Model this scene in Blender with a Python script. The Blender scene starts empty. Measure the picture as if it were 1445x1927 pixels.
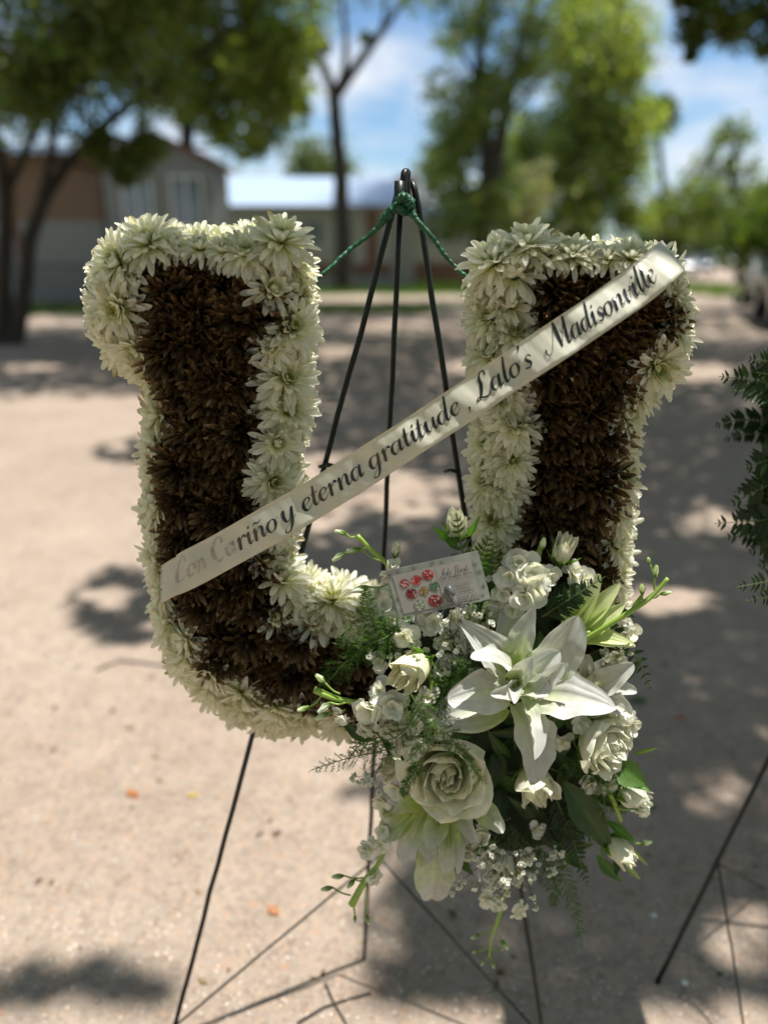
import bpy, math, random
import numpy as np
from mathutils import Vector, Matrix, Euler
R = math.radians
rng = random.Random(7)
nrg = np.random.RandomState(11)
scene = bpy.context.scene
COL = scene.collection

# ------------------------------------------------------------------ camera, sky, sun, exposure
PITCH = R(18.0); FPX = 1448.0; CAM_H = 1.0
cam_d = bpy.data.cameras.new('camera'); cam = bpy.data.objects.new('camera', cam_d); COL.objects.link(cam)
cam.location = (0, 0, CAM_H); cam.rotation_euler = (math.pi/2 - PITCH, 0, 0)
cam_d.sensor_fit = 'VERTICAL'; cam_d.sensor_height = 36.0; cam_d.sensor_width = 27.0
cam_d.lens = 36.0*FPX/1927.0
cam_d.clip_start = 0.02; cam_d.clip_end = 3000
cam_d.dof.use_dof = True; cam_d.dof.focus_distance = 0.715; cam_d.dof.aperture_fstop = 2.1
cam_d.dof.aperture_blades = 0
scene.camera = cam

SUN_EL = R(74.0); SUN_AZ = R(84.0)              # azimuth clockwise from +Y (away from camera) towards +X
SUN = Vector((math.sin(SUN_AZ)*math.cos(SUN_EL), math.cos(SUN_AZ)*math.cos(SUN_EL), math.sin(SUN_EL)))
sd = bpy.data.lights.new('sun', 'SUN'); sd.energy = 4.8; sd.angle = R(0.53); sd.color = (1.0, 0.955, 0.88)
so = bpy.data.objects.new('sun', sd); COL.objects.link(so); so.location = (3, 3, 12)
so.rotation_euler = (-SUN).to_track_quat('-Z', 'Y').to_euler()

w = bpy.data.worlds.new('World'); scene.world = w; w.use_nodes = True
nt = w.node_tree; nt.nodes.clear()
out = nt.nodes.new('ShaderNodeOutputWorld'); bg = nt.nodes.new('ShaderNodeBackground')
sky = nt.nodes.new('ShaderNodeTexSky'); sky.sky_type = 'NISHITA'; sky.sun_disc = False
sky.sun_elevation = SUN_EL; sky.sun_rotation = SUN_AZ; sky.altitude = 50; sky.dust_density = 0.6; sky.ozone_density = 1.3
bg.inputs['Strength'].default_value = 0.072
tc = nt.nodes.new('ShaderNodeTexCoord'); mp = nt.nodes.new('ShaderNodeMapping'); mp.inputs['Scale'].default_value = (1.0, 1.0, 2.6)
mp.inputs['Location'].default_value = (0.35, 0.1, 0.12)
no = nt.nodes.new('ShaderNodeTexNoise'); no.inputs['Scale'].default_value = 3.6; no.inputs['Detail'].default_value = 7; no.inputs['Roughness'].default_value = 0.55
cr = nt.nodes.new('ShaderNodeValToRGB'); cr.color_ramp.elements[0].position = 0.43; cr.color_ramp.elements[1].position = 0.62
mx = nt.nodes.new('ShaderNodeMix'); mx.data_type = 'RGBA'
mx.inputs[7].default_value = (6.6, 7.0, 7.6, 1)
mul = nt.nodes.new('ShaderNodeMix'); mul.data_type = 'RGBA'; mul.blend_type = 'MULTIPLY'; mul.inputs[0].default_value = 1.0; mul.inputs[7].default_value = (0.80, 0.98, 1.10, 1)
L = nt.links.new
L(tc.outputs['Generated'], mp.inputs[0]); L(mp.outputs[0], no.inputs['Vector']); L(no.outputs['Fac'], cr.inputs[0])
L(sky.outputs[0], mul.inputs[6]); L(mul.outputs[2], mx.inputs[6]); L(cr.outputs[0], mx.inputs[0]); L(mx.outputs[2], bg.inputs[0]); L(bg.outputs[0], out.inputs[0])

vs = scene.view_settings; scene.display_settings.display_device = 'sRGB'
vs.view_transform = 'Standard'; vs.look = 'None'; vs.gamma = 1.0; vs.exposure = 0.90; vs.use_curve_mapping = False
scene.cycles.max_bounces = 8; scene.cycles.diffuse_bounces = 4; scene.cycles.transmission_bounces = 6; scene.cycles.transparent_max_bounces = 8
scene.cycles.use_denoising = True; scene.cycles.caustics_reflective = False; scene.cycles.caustics_refractive = False
scene.cycles.sample_clamp_indirect = 6

# ------------------------------------------------------------------ helpers
sp, cp = math.sin(PITCH), math.cos(PITCH)
def ray(px, py):
    dx = (px-722.5)/FPX; dv = -(py-963.5)/FPX
    return Vector((dx, cp + sp*dv, -sp + cp*dv))
def P(px, py, y):                    # where the line of sight through a measured point meets the upright plane at distance y
    d = ray(px, py); t = y/d.y
    return Vector((d.x*t, y, CAM_H + d.z*t))
def G(px, py, z=0.0):                # ... meets the ground
    d = ray(px, py); t = (z-CAM_H)/d.z
    return Vector((d.x*t, d.y*t, z))
def pxsize(y, z=0.7):                # metres per photo pixel at distance y, height z
    return (y*cp + (CAM_H-z)*sp)/FPX

def tag(o, label=None, cat=None, group=None, kind=None):
    if label: o['label'] = label
    if cat: o['category'] = cat
    if group: o['group'] = group
    if kind: o['kind'] = kind
    return o
def empty(name, loc=(0, 0, 0), rz=0.0):
    o = bpy.data.objects.new(name, None); COL.objects.link(o); o.location = loc; o.rotation_euler = (0, 0, rz)
    o.empty_display_size = 0.05
    return o
def fast_mesh(name, V, F, cols=None, smooth=True):
    """V (n,3) array, F list of tuples or (m,k) array"""
    me = bpy.data.meshes.new(name)
    V = np.asarray(V, dtype=np.float32)
    if isinstance(F, np.ndarray):
        m, k = F.shape
        me.vertices.add(len(V)); me.vertices.foreach_set('co', V.ravel())
        me.loops.add(m*k); me.loops.foreach_set('vertex_index', F.ravel().astype(np.int32))
        me.polygons.add(m); me.polygons.foreach_set('loop_start', np.arange(0, m*k, k, dtype=np.int32))
        me.update(calc_edges=True)
    else:
        me.from_pydata(V.tolist(), [], F); me.update()
    if smooth: me.polygons.foreach_set('use_smooth', [True]*len(me.polygons))
    if cols is not None:
        ca = me.color_attributes.new('Col', 'FLOAT_COLOR', 'POINT')
        c = np.ones((len(V), 4), dtype=np.float32); c[:, :3] = np.asarray(cols, dtype=np.float32)[:, :3]
        ca.data.foreach_set('color', c.ravel())
    return me
class MB:
    def __init__(s): s.v = []; s.f = []; s.c = []; s.n = 0
    def add(s, v, f, c=(1, 1, 1)):
        v = np.asarray(v, dtype=float).reshape(-1, 3); o = s.n
        s.v.append(v); s.n += len(v)
        s.f.extend([tuple(i+o for i in q) for q in f])
        c = np.asarray(c, dtype=float)
        s.c.append(np.tile(c, (len(v), 1)) if c.ndim == 1 else c)
    def mesh(s, name, smooth=True):
        return fast_mesh(name, np.vstack(s.v), s.f, np.vstack(s.c), smooth)
    def build(s, name, mat, parent=None, smooth=True, loc=None):
        return link(name, s.mesh(name, smooth), mat, parent, loc)
def link(name, me, mat, parent=None, loc=None, M=None):
    if mat is not None and len(me.materials) == 0: me.materials.append(mat)
    o = bpy.data.objects.new(name, me); COL.objects.link(o)
    if M is not None: o.matrix_basis = M
    if loc is not None: o.location = loc
    if parent is not None: o.parent = parent
    return o
def box(mb, x0, x1, y0, y1, z0, z1, c=(1, 1, 1)):
    v = [(x, y, z) for z in (z0, z1) for y in (y0, y1) for x in (x0, x1)]
    mb.add(v, [(0, 2, 3, 1), (4, 5, 7, 6), (0, 1, 5, 4), (2, 6, 7, 3), (0, 4, 6, 2), (1, 3, 7, 5)], c)
def crom(pts, n=6):
    """Catmull-Rom through rows of any width"""
    p = np.asarray(pts, dtype=float)
    if len(p) < 3: 
        return np.array([p[0]+(p[-1]-p[0])*t for t in np.linspace(0, 1, n+1)])
    q = np.vstack([2*p[0]-p[1], p, 2*p[-1]-p[-2]]); o = []
    for i in range(1, len(q)-2):
        for k in range(n):
            t = k/n
            o.append(.5*((2*q[i]) + (q[i+1]-q[i-1])*t + (2*q[i-1]-5*q[i]+4*q[i+1]-q[i+2])*t*t + (3*q[i]-q[i-1]-3*q[i+1]+q[i+2])*t**3))
    o.append(p[-1])
    return np.array(o)
def tube(mb, pts, rad, n=8, c=(1, 1, 1), cap=True):
    p = np.asarray(pts, dtype=float); m = len(p)
    rad = np.full(m, rad) if np.isscalar(rad) else np.interp(np.linspace(0, 1, m), np.linspace(0, 1, len(rad)), rad)
    T = np.gradient(p, axis=0); T /= (np.linalg.norm(T, axis=1)[:, None]+1e-12)
    ref = np.array([0, 0, 1.0]) if abs(T[0][2]) < .9 else np.array([1.0, 0, 0])
    u = np.cross(T[0], ref); u /= np.linalg.norm(u)
    V = []
    for i in range(m):
        u = u - T[i]*np.dot(u, T[i]); u /= (np.linalg.norm(u)+1e-12); w_ = np.cross(T[i], u)
        for k in range(n):
            a = 2*math.pi*k/n; V.append(p[i] + rad[i]*(math.cos(a)*u + math.sin(a)*w_))
    F = [(i*n+k, i*n+(k+1) % n, (i+1)*n+(k+1) % n, (i+1)*n+k) for i in range(m-1) for k in range(n)]
    if cap: F += [tuple(range(n))[::-1], tuple((m-1)*n+k for k in range(n))]
    cc = c if np.ndim(c) == 1 else np.repeat(np.asarray(c), n, axis=0)
    mb.add(V, F, cc)

# ------------------------------------------------------------------ materials
MATS = {}
def mat_base(name):
    m = bpy.data.materials.new(name); m.use_nodes = True; MATS[name] = m
    nt = m.node_tree; return m, nt, nt.nodes['Principled BSDF'], nt.nodes['Material Output']
def N(nt, t, **k):
    n = nt.nodes.new(t)
    for a, b in k.items(): setattr(n, a, b)
    return n
def mixrgb(nt, fac, a, b, mode='MIX'):
    n = N(nt, 'ShaderNodeMix', data_type='RGBA', blend_type=mode)
    for i, v in ((0, fac), (6, a), (7, b)):
        if isinstance(v, bpy.types.NodeSocket): nt.links.new(v, n.inputs[i])
        elif i == 0: n.inputs[0].default_value = v
        else: n.inputs[i].default_value = (*v, 1)
    return n.outputs[2]
def noise(nt, scale, detail=3, rough=.5, coord='Object', stretch=None):
    tc = N(nt, 'ShaderNodeTexCoord'); n = N(nt, 'ShaderNodeTexNoise'); n.inputs['Scale'].default_value = scale
    n.inputs['Detail'].default_value = detail; n.inputs['Roughness'].default_value = rough
    src = tc.outputs[coord]
    if stretch:
        m = N(nt, 'ShaderNodeMapping'); m.inputs['Scale'].default_value = stretch; nt.links.new(src, m.inputs[0]); src = m.outputs[0]
    nt.links.new(src, n.inputs['Vector']); return n.outputs['Fac']
def ramp(nt, fac, stops):
    r = N(nt, 'ShaderNodeValToRGB'); nt.links.new(fac, r.inputs[0]); e = r.color_ramp.elements
    while len(e) < len(stops): e.new(.5)
    for q, (p, c) in zip(e, stops): q.position = p; q.color = (*c, 1) if len(c) == 3 else c
    return r.outputs[0]
def bump(nt, h, strength, dist=0.001):
    b = N(nt, 'ShaderNodeBump'); b.inputs['Strength'].default_value = strength; b.inputs['Distance'].default_value = dist
    nt.links.new(h, b.inputs['Height']); return b.outputs[0]
def petal_mat(name, tint=(1, 1, 1), trans=.42, rough=.45, vein=(3, 60), spec=.4, coat=0, metal=0, transtint=(1, 1, .9), bumpk=.25):
    """thin petal or leaf: vertex colour, light passing through, fine veins"""
    m, nt, b, o = mat_base(name)
    at = N(nt, 'ShaderNodeAttribute', attribute_name='Col')
    n1 = noise(nt, 900, 2, .6)
    base = mixrgb(nt, 1.0, at.outputs['Color'], tint, 'MULTIPLY')
    var = ramp(nt, noise(nt, 120, 3), [(.3, (.86, .86, .86)), (.7, (1.05, 1.05, 1.05))])
    base = mixrgb(nt, 1.0, base, var, 'MULTIPLY')
    nt.links.new(base, b.inputs['Base Color']); b.inputs['Roughness'].default_value = rough
    b.inputs['Specular IOR Level'].default_value = spec; b.inputs['Metallic'].default_value = metal
    b.inputs['Coat Weight'].default_value = coat
    nt.links.new(bump(nt, n1, bumpk, .0006), b.inputs['Normal'])
    if trans > 0:
        t = N(nt, 'ShaderNodeBsdfTranslucent'); nt.links.new(mixrgb(nt, 1.0, base, transtint, 'MULTIPLY'), t.inputs[0])
        mx = N(nt, 'ShaderNodeMixShader'); mx.inputs[0].default_value = trans
        nt.links.new(b.outputs[0], mx.inputs[1]); nt.links.new(t.outputs[0], mx.inputs[2]); nt.links.new(mx.outputs[0], o.inputs[0])
    return m
def simple(name, col, rough=.5, metal=0, spec=.5, var=.15, scale=20, bumps=0, bscale=200, bdist=.001, coat=0):
    m, nt, b, o = mat_base(name)
    v = ramp(nt, noise(nt, scale, 5, .6), [(.25, tuple(c*(1-var) for c in col)), (.75, tuple(min(1, c*(1+var)) for c in col))])
    nt.links.new(v, b.inputs['Base Color']); b.inputs['Roughness'].default_value = rough; b.inputs['Metallic'].default_value = metal
    b.inputs['Specular IOR Level'].default_value = spec; b.inputs['Coat Weight'].default_value = coat
    if bumps: nt.links.new(bump(nt, noise(nt, bscale, 4), bumps, bdist), b.inputs['Normal'])
    return m
M_white = petal_mat('white_petal', trans=.50, transtint=(1.0, 1.0, .80))
M_rose = petal_mat('rose_petal', trans=.40, rough=.55, spec=.25, transtint=(1, 1, .78), bumpk=.12)
M_lily = petal_mat('lily_petal', trans=.34, rough=.38, spec=.45, transtint=(.96, 1, .82), bumpk=.2)
M_bronze = petal_mat('bronze_painted_petal', trans=.0, rough=.27, spec=.6, metal=.5, bumpk=.6)
M_leaf = petal_mat('green_leaf', trans=.32, rough=.42, spec=.4, transtint=(1.3, 1.6, .4), bumpk=.3)
M_stem = petal_mat('green_stem', trans=.12, rough=.4, spec=.4, transtint=(1.2, 1.4, .5))
M_needle = petal_mat('fern_needle', trans=.35, rough=.5, spec=.3, transtint=(1.2, 1.6, .4))
M_tree = petal_mat('tree_leaf', trans=.5, rough=.42, spec=.4, transtint=(1.45, 1.6, .5), bumpk=0)
M_bark = simple('bark', (.045, .036, .029), .9, var=.4, scale=6, bumps=.6, bscale=30, bdist=.02)
M_wire = simple('black_green_enamelled_wire', (.006, .010, .008), .38, spec=.35, var=.4, scale=60, bumps=.5, bscale=160, bdist=.0004)
M_tape = petal_mat('green_floral_tape', trans=.1, rough=.42, spec=.5, bumpk=1.0)
M_foam = simple('green_foam', (.02, .035, .015), .95, scale=80)
# ================================================================== the place: ground, lane, sky beyond
m, nt, b, o = mat_base('packed_gravel_lane')
base = ramp(nt, noise(nt, 1.3, 5, .6), [(.3, (.252, .208, .174)), (.7, (.328, .284, .243))])
sp_ = ramp(nt, noise(nt, 170, 4, .75), [(.28, (.42, .38, .36)), (.42, (.88, .86, .84)), (.56, (1, 1, 1)), (.72, (1.25, 1.2, 1.15))])
vor = N(nt, 'ShaderNodeTexVoronoi'); vor.inputs['Scale'].default_value = 95; tcx = N(nt, 'ShaderNodeTexCoord'); nt.links.new(tcx.outputs['Object'], vor.inputs['Vector'])
vc = ramp(nt, vor.outputs['Color'], [(.1, (.80, .74, .70)), (.5, (1, 1, 1)), (.85, (1.12, 1.04, .95)), (.95, (1.15, .92, .8))])
c = mixrgb(nt, .8, base, sp_, 'MULTIPLY'); c = mixrgb(nt, .9, c, vc, 'MULTIPLY')
st = ramp(nt, noise(nt, 13, 6, .7), [(.35, (.86, .82, .79)), (.55, (1.03, 1.01, 1.0)), (.75, (1.05, 1.03, 1.0))])
c = mixrgb(nt, .8, c, st, 'MULTIPLY'); nt.links.new(c, b.inputs['Base Color']); b.inputs['Roughness'].default_value = .92; b.inputs['Specular IOR Level'].default_value = .2
h = mixrgb(nt, .5, noise(nt, 170, 4, .75), vor.outputs['Distance']); nt.links.new(bump(nt, h, .7, .004), b.inputs['Normal']); M_road = m
m, nt, b, o = mat_base('patchy_grass_ground')
g = ramp(nt, noise(nt, .35, 6, .65), [(.40, (.30, .25, .18)), (.5, (.12, .14, .05)), (.62, (.06, .11, .025))])
g = mixrgb(nt, .6, g, ramp(nt, noise(nt, 14, 5, .7), [(.3, (.6, .6, .6)), (.7, (1.2, 1.2, 1.2))]), 'MULTIPLY')
nt.links.new(g, b.inputs['Base Color']); b.inputs['Roughness'].default_value = 1; nt.links.new(bump(nt, noise(nt, 12, 5), 1, .05), b.inputs['Normal']); M_ground = m

mb = MB(); s = 900; mb.add([(-s, -s, -.006), (s, -s, -.006), (s, s, -.006), (-s, s, -.006)], [(0, 1, 2, 3)])
tag(mb.build('ground', M_ground, smooth=False), kind='structure')
lane = [(-22, -8), (7.5, -8), (7.4, 12), (8.2, 16), (24, 52), (60, 138), (54, 138), (18.5, 52), (5.0, 21), (1.5, 17.5), (-6, 15.5), (-22, 15)]
mb = MB(); mb.add([(x, y, 0) for x, y in lane], [tuple(range(len(lane)))])
tag(mb.build('road', M_road, smooth=False), kind='structure')
mb = MB(); mb.add([(x, y, -.002) for x, y in [(-5, 19.5), (8, 21.5), (9.5, 25.5), (-6, 24)]], [(0, 1, 2, 3)])
tag(mb.build('driveway', M_road, smooth=False), kind='structure')
# loose stones and grit
gm = simple('loose_grit', (.46, .40, .35), .9, var=.5, scale=30)
V = []; F = []; k = 0
ico = [(0, 0, 1), (.9, 0, .1), (.28, .85, .1), (-.73, .53, .1), (-.73, -.53, .1), (.28, -.85, .1)]
for i in range(2600):
    d = rng.uniform(.8, 1) if i < 300 else .8+3.6*rng.random()**1.5
    x = rng.uniform(-.62, .62)*d*1.05; r = rng.choice([.0012, .0018, .0025, .0035])*(1+.25*(d-1))
    rz = rng.uniform(0, 6.3); cs, sn = math.cos(rz), math.sin(rz)
    for (a_, b_, c_) in ico:
        a2, b2 = a_*rng.uniform(.7, 1.2), b_*rng.uniform(.6, 1.1)
        V.append((x+r*(a2*cs-b2*sn), d+r*(a2*sn+b2*cs), .0005+r*c_*rng.uniform(.5, .8)))
    F += [(k, k+1+j, k+1+(j+1) % 5) for j in range(5)]; k += 6
tag(link('gravel', fast_mesh('gravel', V, np.array(F)), gm), 'loose pale grit scattered over the packed lane', 'gravel', kind='stuff')
# grass tufts on the verges
V = []; F = []; C = []; k = 0
def grass_patch(n, x0, x1, y0, y1, hmin, hmax):
    global k
    for i in range(n):
        x, y = rng.uniform(x0, x1), rng.uniform(y0, y1); h = rng.uniform(hmin, hmax); a = rng.uniform(0, 6.3); ww = h*.16
        lx, ly = rng.uniform(-.4, .4)*h, rng.uniform(-.4, .4)*h
        V.extend([(x-ww*math.cos(a), y-ww*math.sin(a), 0), (x+ww*math.cos(a), y+ww*math.sin(a), 0), (x+lx, y+ly, h)]); F.append((k, k+1, k+2)); k += 3
        g_ = rng.uniform(.7, 1.3); C.extend([(.06*g_, .12*g_, .02)]*2+[(.13*g_, .2*g_, .04)])
grass_patch(9000, -2.2, 6.5, 26, 36, .08, .22); grass_patch(5000, -8, 1, 15.8, 19.2, .05, .14); grass_patch(3500, -14, -7, 14.8, 18.0, .06, .2); grass_patch(3000, 9.5, 15, 14, 40, .08, .3)
tag(link('grass', fast_mesh('grass', V, np.array(F), C, False), M_tree), 'short green grass growing on the verge before the homes', 'grass', kind='stuff')

# ------------------------------------------------------------------ trees
LEAFPOLY = np.array([(-.5, 0, 0), (0, -.3, .06), (.5, 0, 0), (0, .3, .06)])
def leaf_cloud(centers, sizes, cols):
    """random-facing leaf quads, numpy"""
    n = len(centers); q = nrg.normal(size=(n, 3, 3))
    a = q[:, 0]/np.linalg.norm(q[:, 0], axis=1)[:, None]; b_ = np.cross(a, q[:, 1]); b_ /= np.linalg.norm(b_, axis=1)[:, None]; c_ = np.cross(a, b_)
    V = centers[:, None, :] + sizes[:, None, None]*(LEAFPOLY[None, :, 0:1]*a[:, None]+LEAFPOLY[None, :, 1:2]*b_[:, None]*1.2+LEAFPOLY[None, :, 2:3]*c_[:, None])
    return V.reshape(-1, 3), np.arange(n*4).reshape(n, 4), np.repeat(cols, 4, axis=0)
def leafcols(n, col, jit=.35):
    g_ = nrg.uniform(1-jit, 1+jit, (n, 1)); y_ = nrg.uniform(.8, 1.35, n)
    c_ = np.array(col)[None]*g_; c_[:, 0] *= y_; return c_
def px_at(px, py, d): return np.array(P(px, py, d))
def tree(name, label, d, limbs, clumps, leaf, nper, col, group=None, cat='tree', twigs=True, jit=.35, shell=.45):
    """limbs: lists of (px, py, radius_m, depth offset); clumps: (px, py, r_px, depth offset)"""
    basep = px_at(limbs[0][0][0], limbs[0][0][1], d); basep[2] = 0
    root = empty(name, basep); tag(root, label, cat, group)
    mb = MB(); allp = []
    for li in limbs:
        pts = np.array([list(px_at(q[0], q[1], d+(q[3] if len(q) > 3 else 0)))+[q[2]] for q in li])
        if li is limbs[0]: pts[0][2] = -.05
        c_ = crom(pts, 6); c_[:, :3] += nrg.normal(0, .012, (len(c_), 3))*c_[:, 3:4]*4
        tube(mb, c_[:, :3]-basep, c_[:, 3], 8); allp.append(c_)
    allp = np.vstack(allp); cs = []; ss = []; ks = []
    for (px, py, r, dd) in clumps:
        c0 = px_at(px, py, d+dd); rr = r*d/FPX
        if twigs:
            dist = np.linalg.norm(allp[:, :3]-c0, axis=1)+ (allp[:, 2] > c0[2]+.2)*2; i = dist.argmin(); p0 = allp[i]
            mid = (p0[:3]+c0)/2+nrg.normal(0, .1, 3)*rr; mid[2] += .15*rr
            cr_ = crom([list(p0[:3]), list(mid), list(c0)], 4); tube(mb, cr_-basep, [min(p0[3]*.6, .05*max(1, rr)), .008*max(1, d/15)], 5)
            for _ in range(5):
                e = c0+nrg.normal(0, .55, 3)*rr; tube(mb, np.array([mid*.3+c0*.7, (c0+e)/2+nrg.normal(0, .05, 3)*rr, e])-basep, [.012*max(1, d/15), .004*max(1, d/15)], 4, cap=False)
        v = nrg.normal(size=(nper, 3)); v /= np.linalg.norm(v, axis=1)[:, None]; rad = rr*(shell+(1-shell)*nrg.uniform(0, 1, nper)**.6)
        # sub-clusters give light and dark clumps
        sub = nrg.normal(0, .5, (9, 3))*rr; pick = nrg.randint(0, 9, nper)
        pos = np.where((nrg.uniform(size=(nper, 1)) < .62), sub[pick]+nrg.normal(0, .25, (nper, 3))*rr, v*rad[:, None]*np.array([1.35, 1.35, .95])*nrg.uniform(.7, 1.15, (nper, 1)))
        cs.append(c0+pos-basep); ss.append(nrg.uniform(.7, 1.4, nper)*leaf); ks.append(leafcols(nper, np.array(col)*rng.uniform(.8, 1.2), jit))
    mb.build('trunk', M_bark, root)
    V, F, C = leaf_cloud(np.vstack(cs), np.concatenate(ss), np.vstack(ks))
    link('crown', fast_mesh('crown', V, F, C, False), M_tree, root)
    return root
def inpoly(x, y, poly):
    r = False; j = len(poly)-1
    for i in range(len(poly)):
        xi, yi = poly[i]; xj, yj = poly[j]
        if (yi > y) != (yj > y) and x < (xj-xi)*(y-yi)/(yj-yi)+xi: r = not r
        j = i
    return r
def scatter_clumps(poly, n, rmin, rmax, dd):
    xs = [p[0] for p in poly]; ys = [p[1] for p in poly]; o = []
    while len(o) < n:
        x, y = rng.uniform(min(xs), max(xs)), rng.uniform(min(ys), max(ys))
        if inpoly(x, y, poly): o.append((x, y, rng.uniform(rmin, rmax), rng.uniform(-dd, dd)))
    return o
G_DARK = (.135, .185, .05); G_MID = (.155, .21, .06); G_LIGHT = (.22, .275, .075)
tree('leaning_tree', 'multi-stemmed leaning tree with dark stems at left edge shading the lane', 10,
     [[(28, 650, .12), (48, 540, .10), (62, 430, .095), (120, 320, .07, .3), (215, 220, .06, .5), (320, 150, .045, .8), (430, 60, .03, 1)],
      [(8, 655, .12), (6, 520, .11), (12, 390, .09), (-10, 250, .07), (-60, 80, .05), (-60, -120, .03)],
      [(62, 430, .06), (95, 300, .05, -.2), (110, 150, .04, -.4), (160, 0, .03, -.5), (180, -160, .02, -.4)],
      [(20, 350, .05), (80, 220, .045, .3), (190, 80, .03, .3), (260, -60, .02, .3)]],
     scatter_clumps([(-260, -330), (430, -330), (420, -20), (330, 120), (290, 235), (210, 235), (140, 170), (60, 235), (-160, 250)], 84, 42, 80, 1.5) +
     [(205, 290, 34, 0), (255, 305, 30, .3), (180, 270, 34, -.3), (280, 270, 30, 0), (235, 335, 16, 0)],
     .070, 420, G_DARK)
tree('shade_tree', 'large bright green shade tree behind the cream gabled home', 23,
     [[(352, 520, .22), (350, 330, .2), (357, 200, .17), (372, 100, .12), (390, -60, .08)], [(357, 200, .12), (430, 110, .08), (500, 0, .05)], [(352, 230, .1), (280, 130, .07), (230, 20, .05)]],
     scatter_clumps([(150, -200), (560, -200), (560, 30), (545, 150), (520, 230), (480, 270), (420, 240), (330, 205), (220, 180)], 78, 36, 62, 2.2) +
     [(552, 95, 30, 0), (548, 160, 28, 0), (510, 245, 30, 0), (478, 280, 22, 0), (562, 200, 18, 0), (420, 250, 24, 0)],
     .17, 330, G_LIGHT)
tree('slender_tree', 'slender dark forked tree with bare limbs standing before the metal roofed home', 28,
     [[(650, 552, .38), (647, 470, .29), (640, 320, .25), (628, 178, .21)],
      [(628, 182, .16), (606, 120, .14), (575, 75, .11), (548, 30, .06), (520, -30, .04)], [(630, 182, .13), (650, 120, .11), (648, 40, .08), (638, -60, .05)],
      [(632, 180, .18), (680, 112, .15), (716, 62, .12), (760, 0, .07), (800, -60, .04)], [(716, 62, .06), (725, 10, .05), (712, -50, .03)]],
     [(590, 20, 26, 0), (556, -10, 34, 0), (618, -20, 30, 0), (700, -30, 40, 0), (790, -30, 36, 0), (640, -60, 40, 0), (750, -70, 40, 0), (610, 90, 9, 0), (688, 70, 9, 0), (590, 60, 12, 1)],
     .15, 170, G_MID)
tree('tall_tree', 'tall twin-trunked tree rising above the white roofed home', 31,
     [[(893, 545, .42), (905, 430, .33), (916, 300, .25), (902, 160, .2), (905, -20, .1)], [(897, 545, .36), (928, 345, .29), (948, 225, .22), (985, 80, .11), (1020, -60, .07)],
      [(902, 160, .1), (860, 80, .07), (840, -10, .05)], [(948, 225, .09), (1040, 120, .07), (1090, 40, .04)]],
     scatter_clumps([(800, -220), (1110, -220), (1110, 60), (1080, 130), (1000, 170), (850, 150), (820, 60)], 50, 26, 50, 1.6) + scatter_clumps([(825, 150), (960, 150), (950, 420), (830, 420)], 40, 22, 42, 1.5),
     .17, 190, G_MID)
tree('broad_tree', 'broad yellow-green tree filling the view behind the right arm of the letter', 44,
     [[(1085, 520, .4), (1090, 420, .35), (1100, 300, .25), (1110, 180, .15)], [(1090, 400, .2), (1020, 300, .12), (990, 230, .08)], [(1095, 350, .2), (1170, 260, .12), (1190, 200, .07)]],
     scatter_clumps([(1090, -60), (1150, -40), (1200, 60), (1215, 170), (1200, 300), (1215, 420), (960, 470), (955, 290), (1000, 200), (1070, 120)], 104, 28, 52, 2),
     .27, 260, G_LIGHT)
tree('blossoming_bush', 'pale blossoming bush in front of the broad tree', 36,
     [[(1000, 520, .1), (1000, 430, .08), (990, 370, .05)]], scatter_clumps([(950, 330), (1010, 320), (1050, 400), (1040, 470), (960, 470)], 16, 16, 28, 1), .16, 150, (.24, .25, .17), cat='bush')
tree('distant_tree', 'small hazy round tree far beyond the metal roof', 95, [[(600, 510, .5), (598, 350, .3)]],
     scatter_clumps([(560, 290), (600, 265), (640, 295), (650, 345), (545, 345)], 14, 18, 30, 2), .5, 150, (.11, .15, .07), group='trees far behind the homes')
tree('distant_tree', 'tall hazy tree far behind, between the slender tree and tall tree', 80, [[(800, 510, .5), (800, 380, .3)]],
     scatter_clumps([(775, 290), (850, 275), (860, 400), (770, 400)], 16, 20, 32, 2), .42, 150, (.10, .14, .06), group='trees far behind the homes')
tree('roadside_tree', 'airy tree with open crown at the far right along the road', 40,
     [[(1395, 512, .25), (1390, 420, .2), (1375, 330, .13), (1390, 250, .08)], [(1390, 420, .12), (1340, 370, .08), (1310, 320, .05)], [(1380, 340, .1), (1430, 290, .05)]],
     [(1378, 240, 24, 0), (1398, 262, 24, 0), (1352, 262, 16, 0), (1410, 330, 26, 0), (1330, 300, 22, 0), (1300, 330, 24, 1), (1345, 340, 26, 0), (1420, 372, 30, 0), (1375, 310, 20, 0)] +
     scatter_clumps([(1260, 380), (1330, 350), (1460, 370), (1460, 440), (1250, 450)], 22, 24, 38, 2), .2, 190, G_MID)
tree('overhanging_tree', 'near tree whose dark leafy branch hangs into the top right corner', 9,
     [[(1720, 690, .2), (1700, 400, .17), (1660, 150, .14), (1600, -50, .1), (1500, -120, .07)], [(1600, -20, .07), (1500, 20, .05), (1420, 40, .035), (1350, 70, .02)]],
     [(1300, 65, 22, 0), (1330, 30, 34, 0), (1380, 50, 36, 0), (1425, 20, 44, .3), (1445, 75, 30, 0), (1345, -10, 36, .2), (1290, -5, 20, 0), (1400, -50, 60, 0), (1480, -30, 60, 0), (1520, 60, 60, 0), (1300, 105, 9, 0), (1480, -130, 80, 0), (1580, -80, 80, 0)],
     .075, 300, G_DARK)
tree('street_tree', 'low dark spreading tree over parked cars at the far end of the road', 55, [[(1275, 510, .3), (1278, 450, .25), (1290, 400, .2)]],
     scatter_clumps([(1225, 390), (1300, 370), (1345, 400), (1345, 460), (1225, 462)], 26, 22, 36, 3), .32, 190, (.05, .085, .025))
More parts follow.
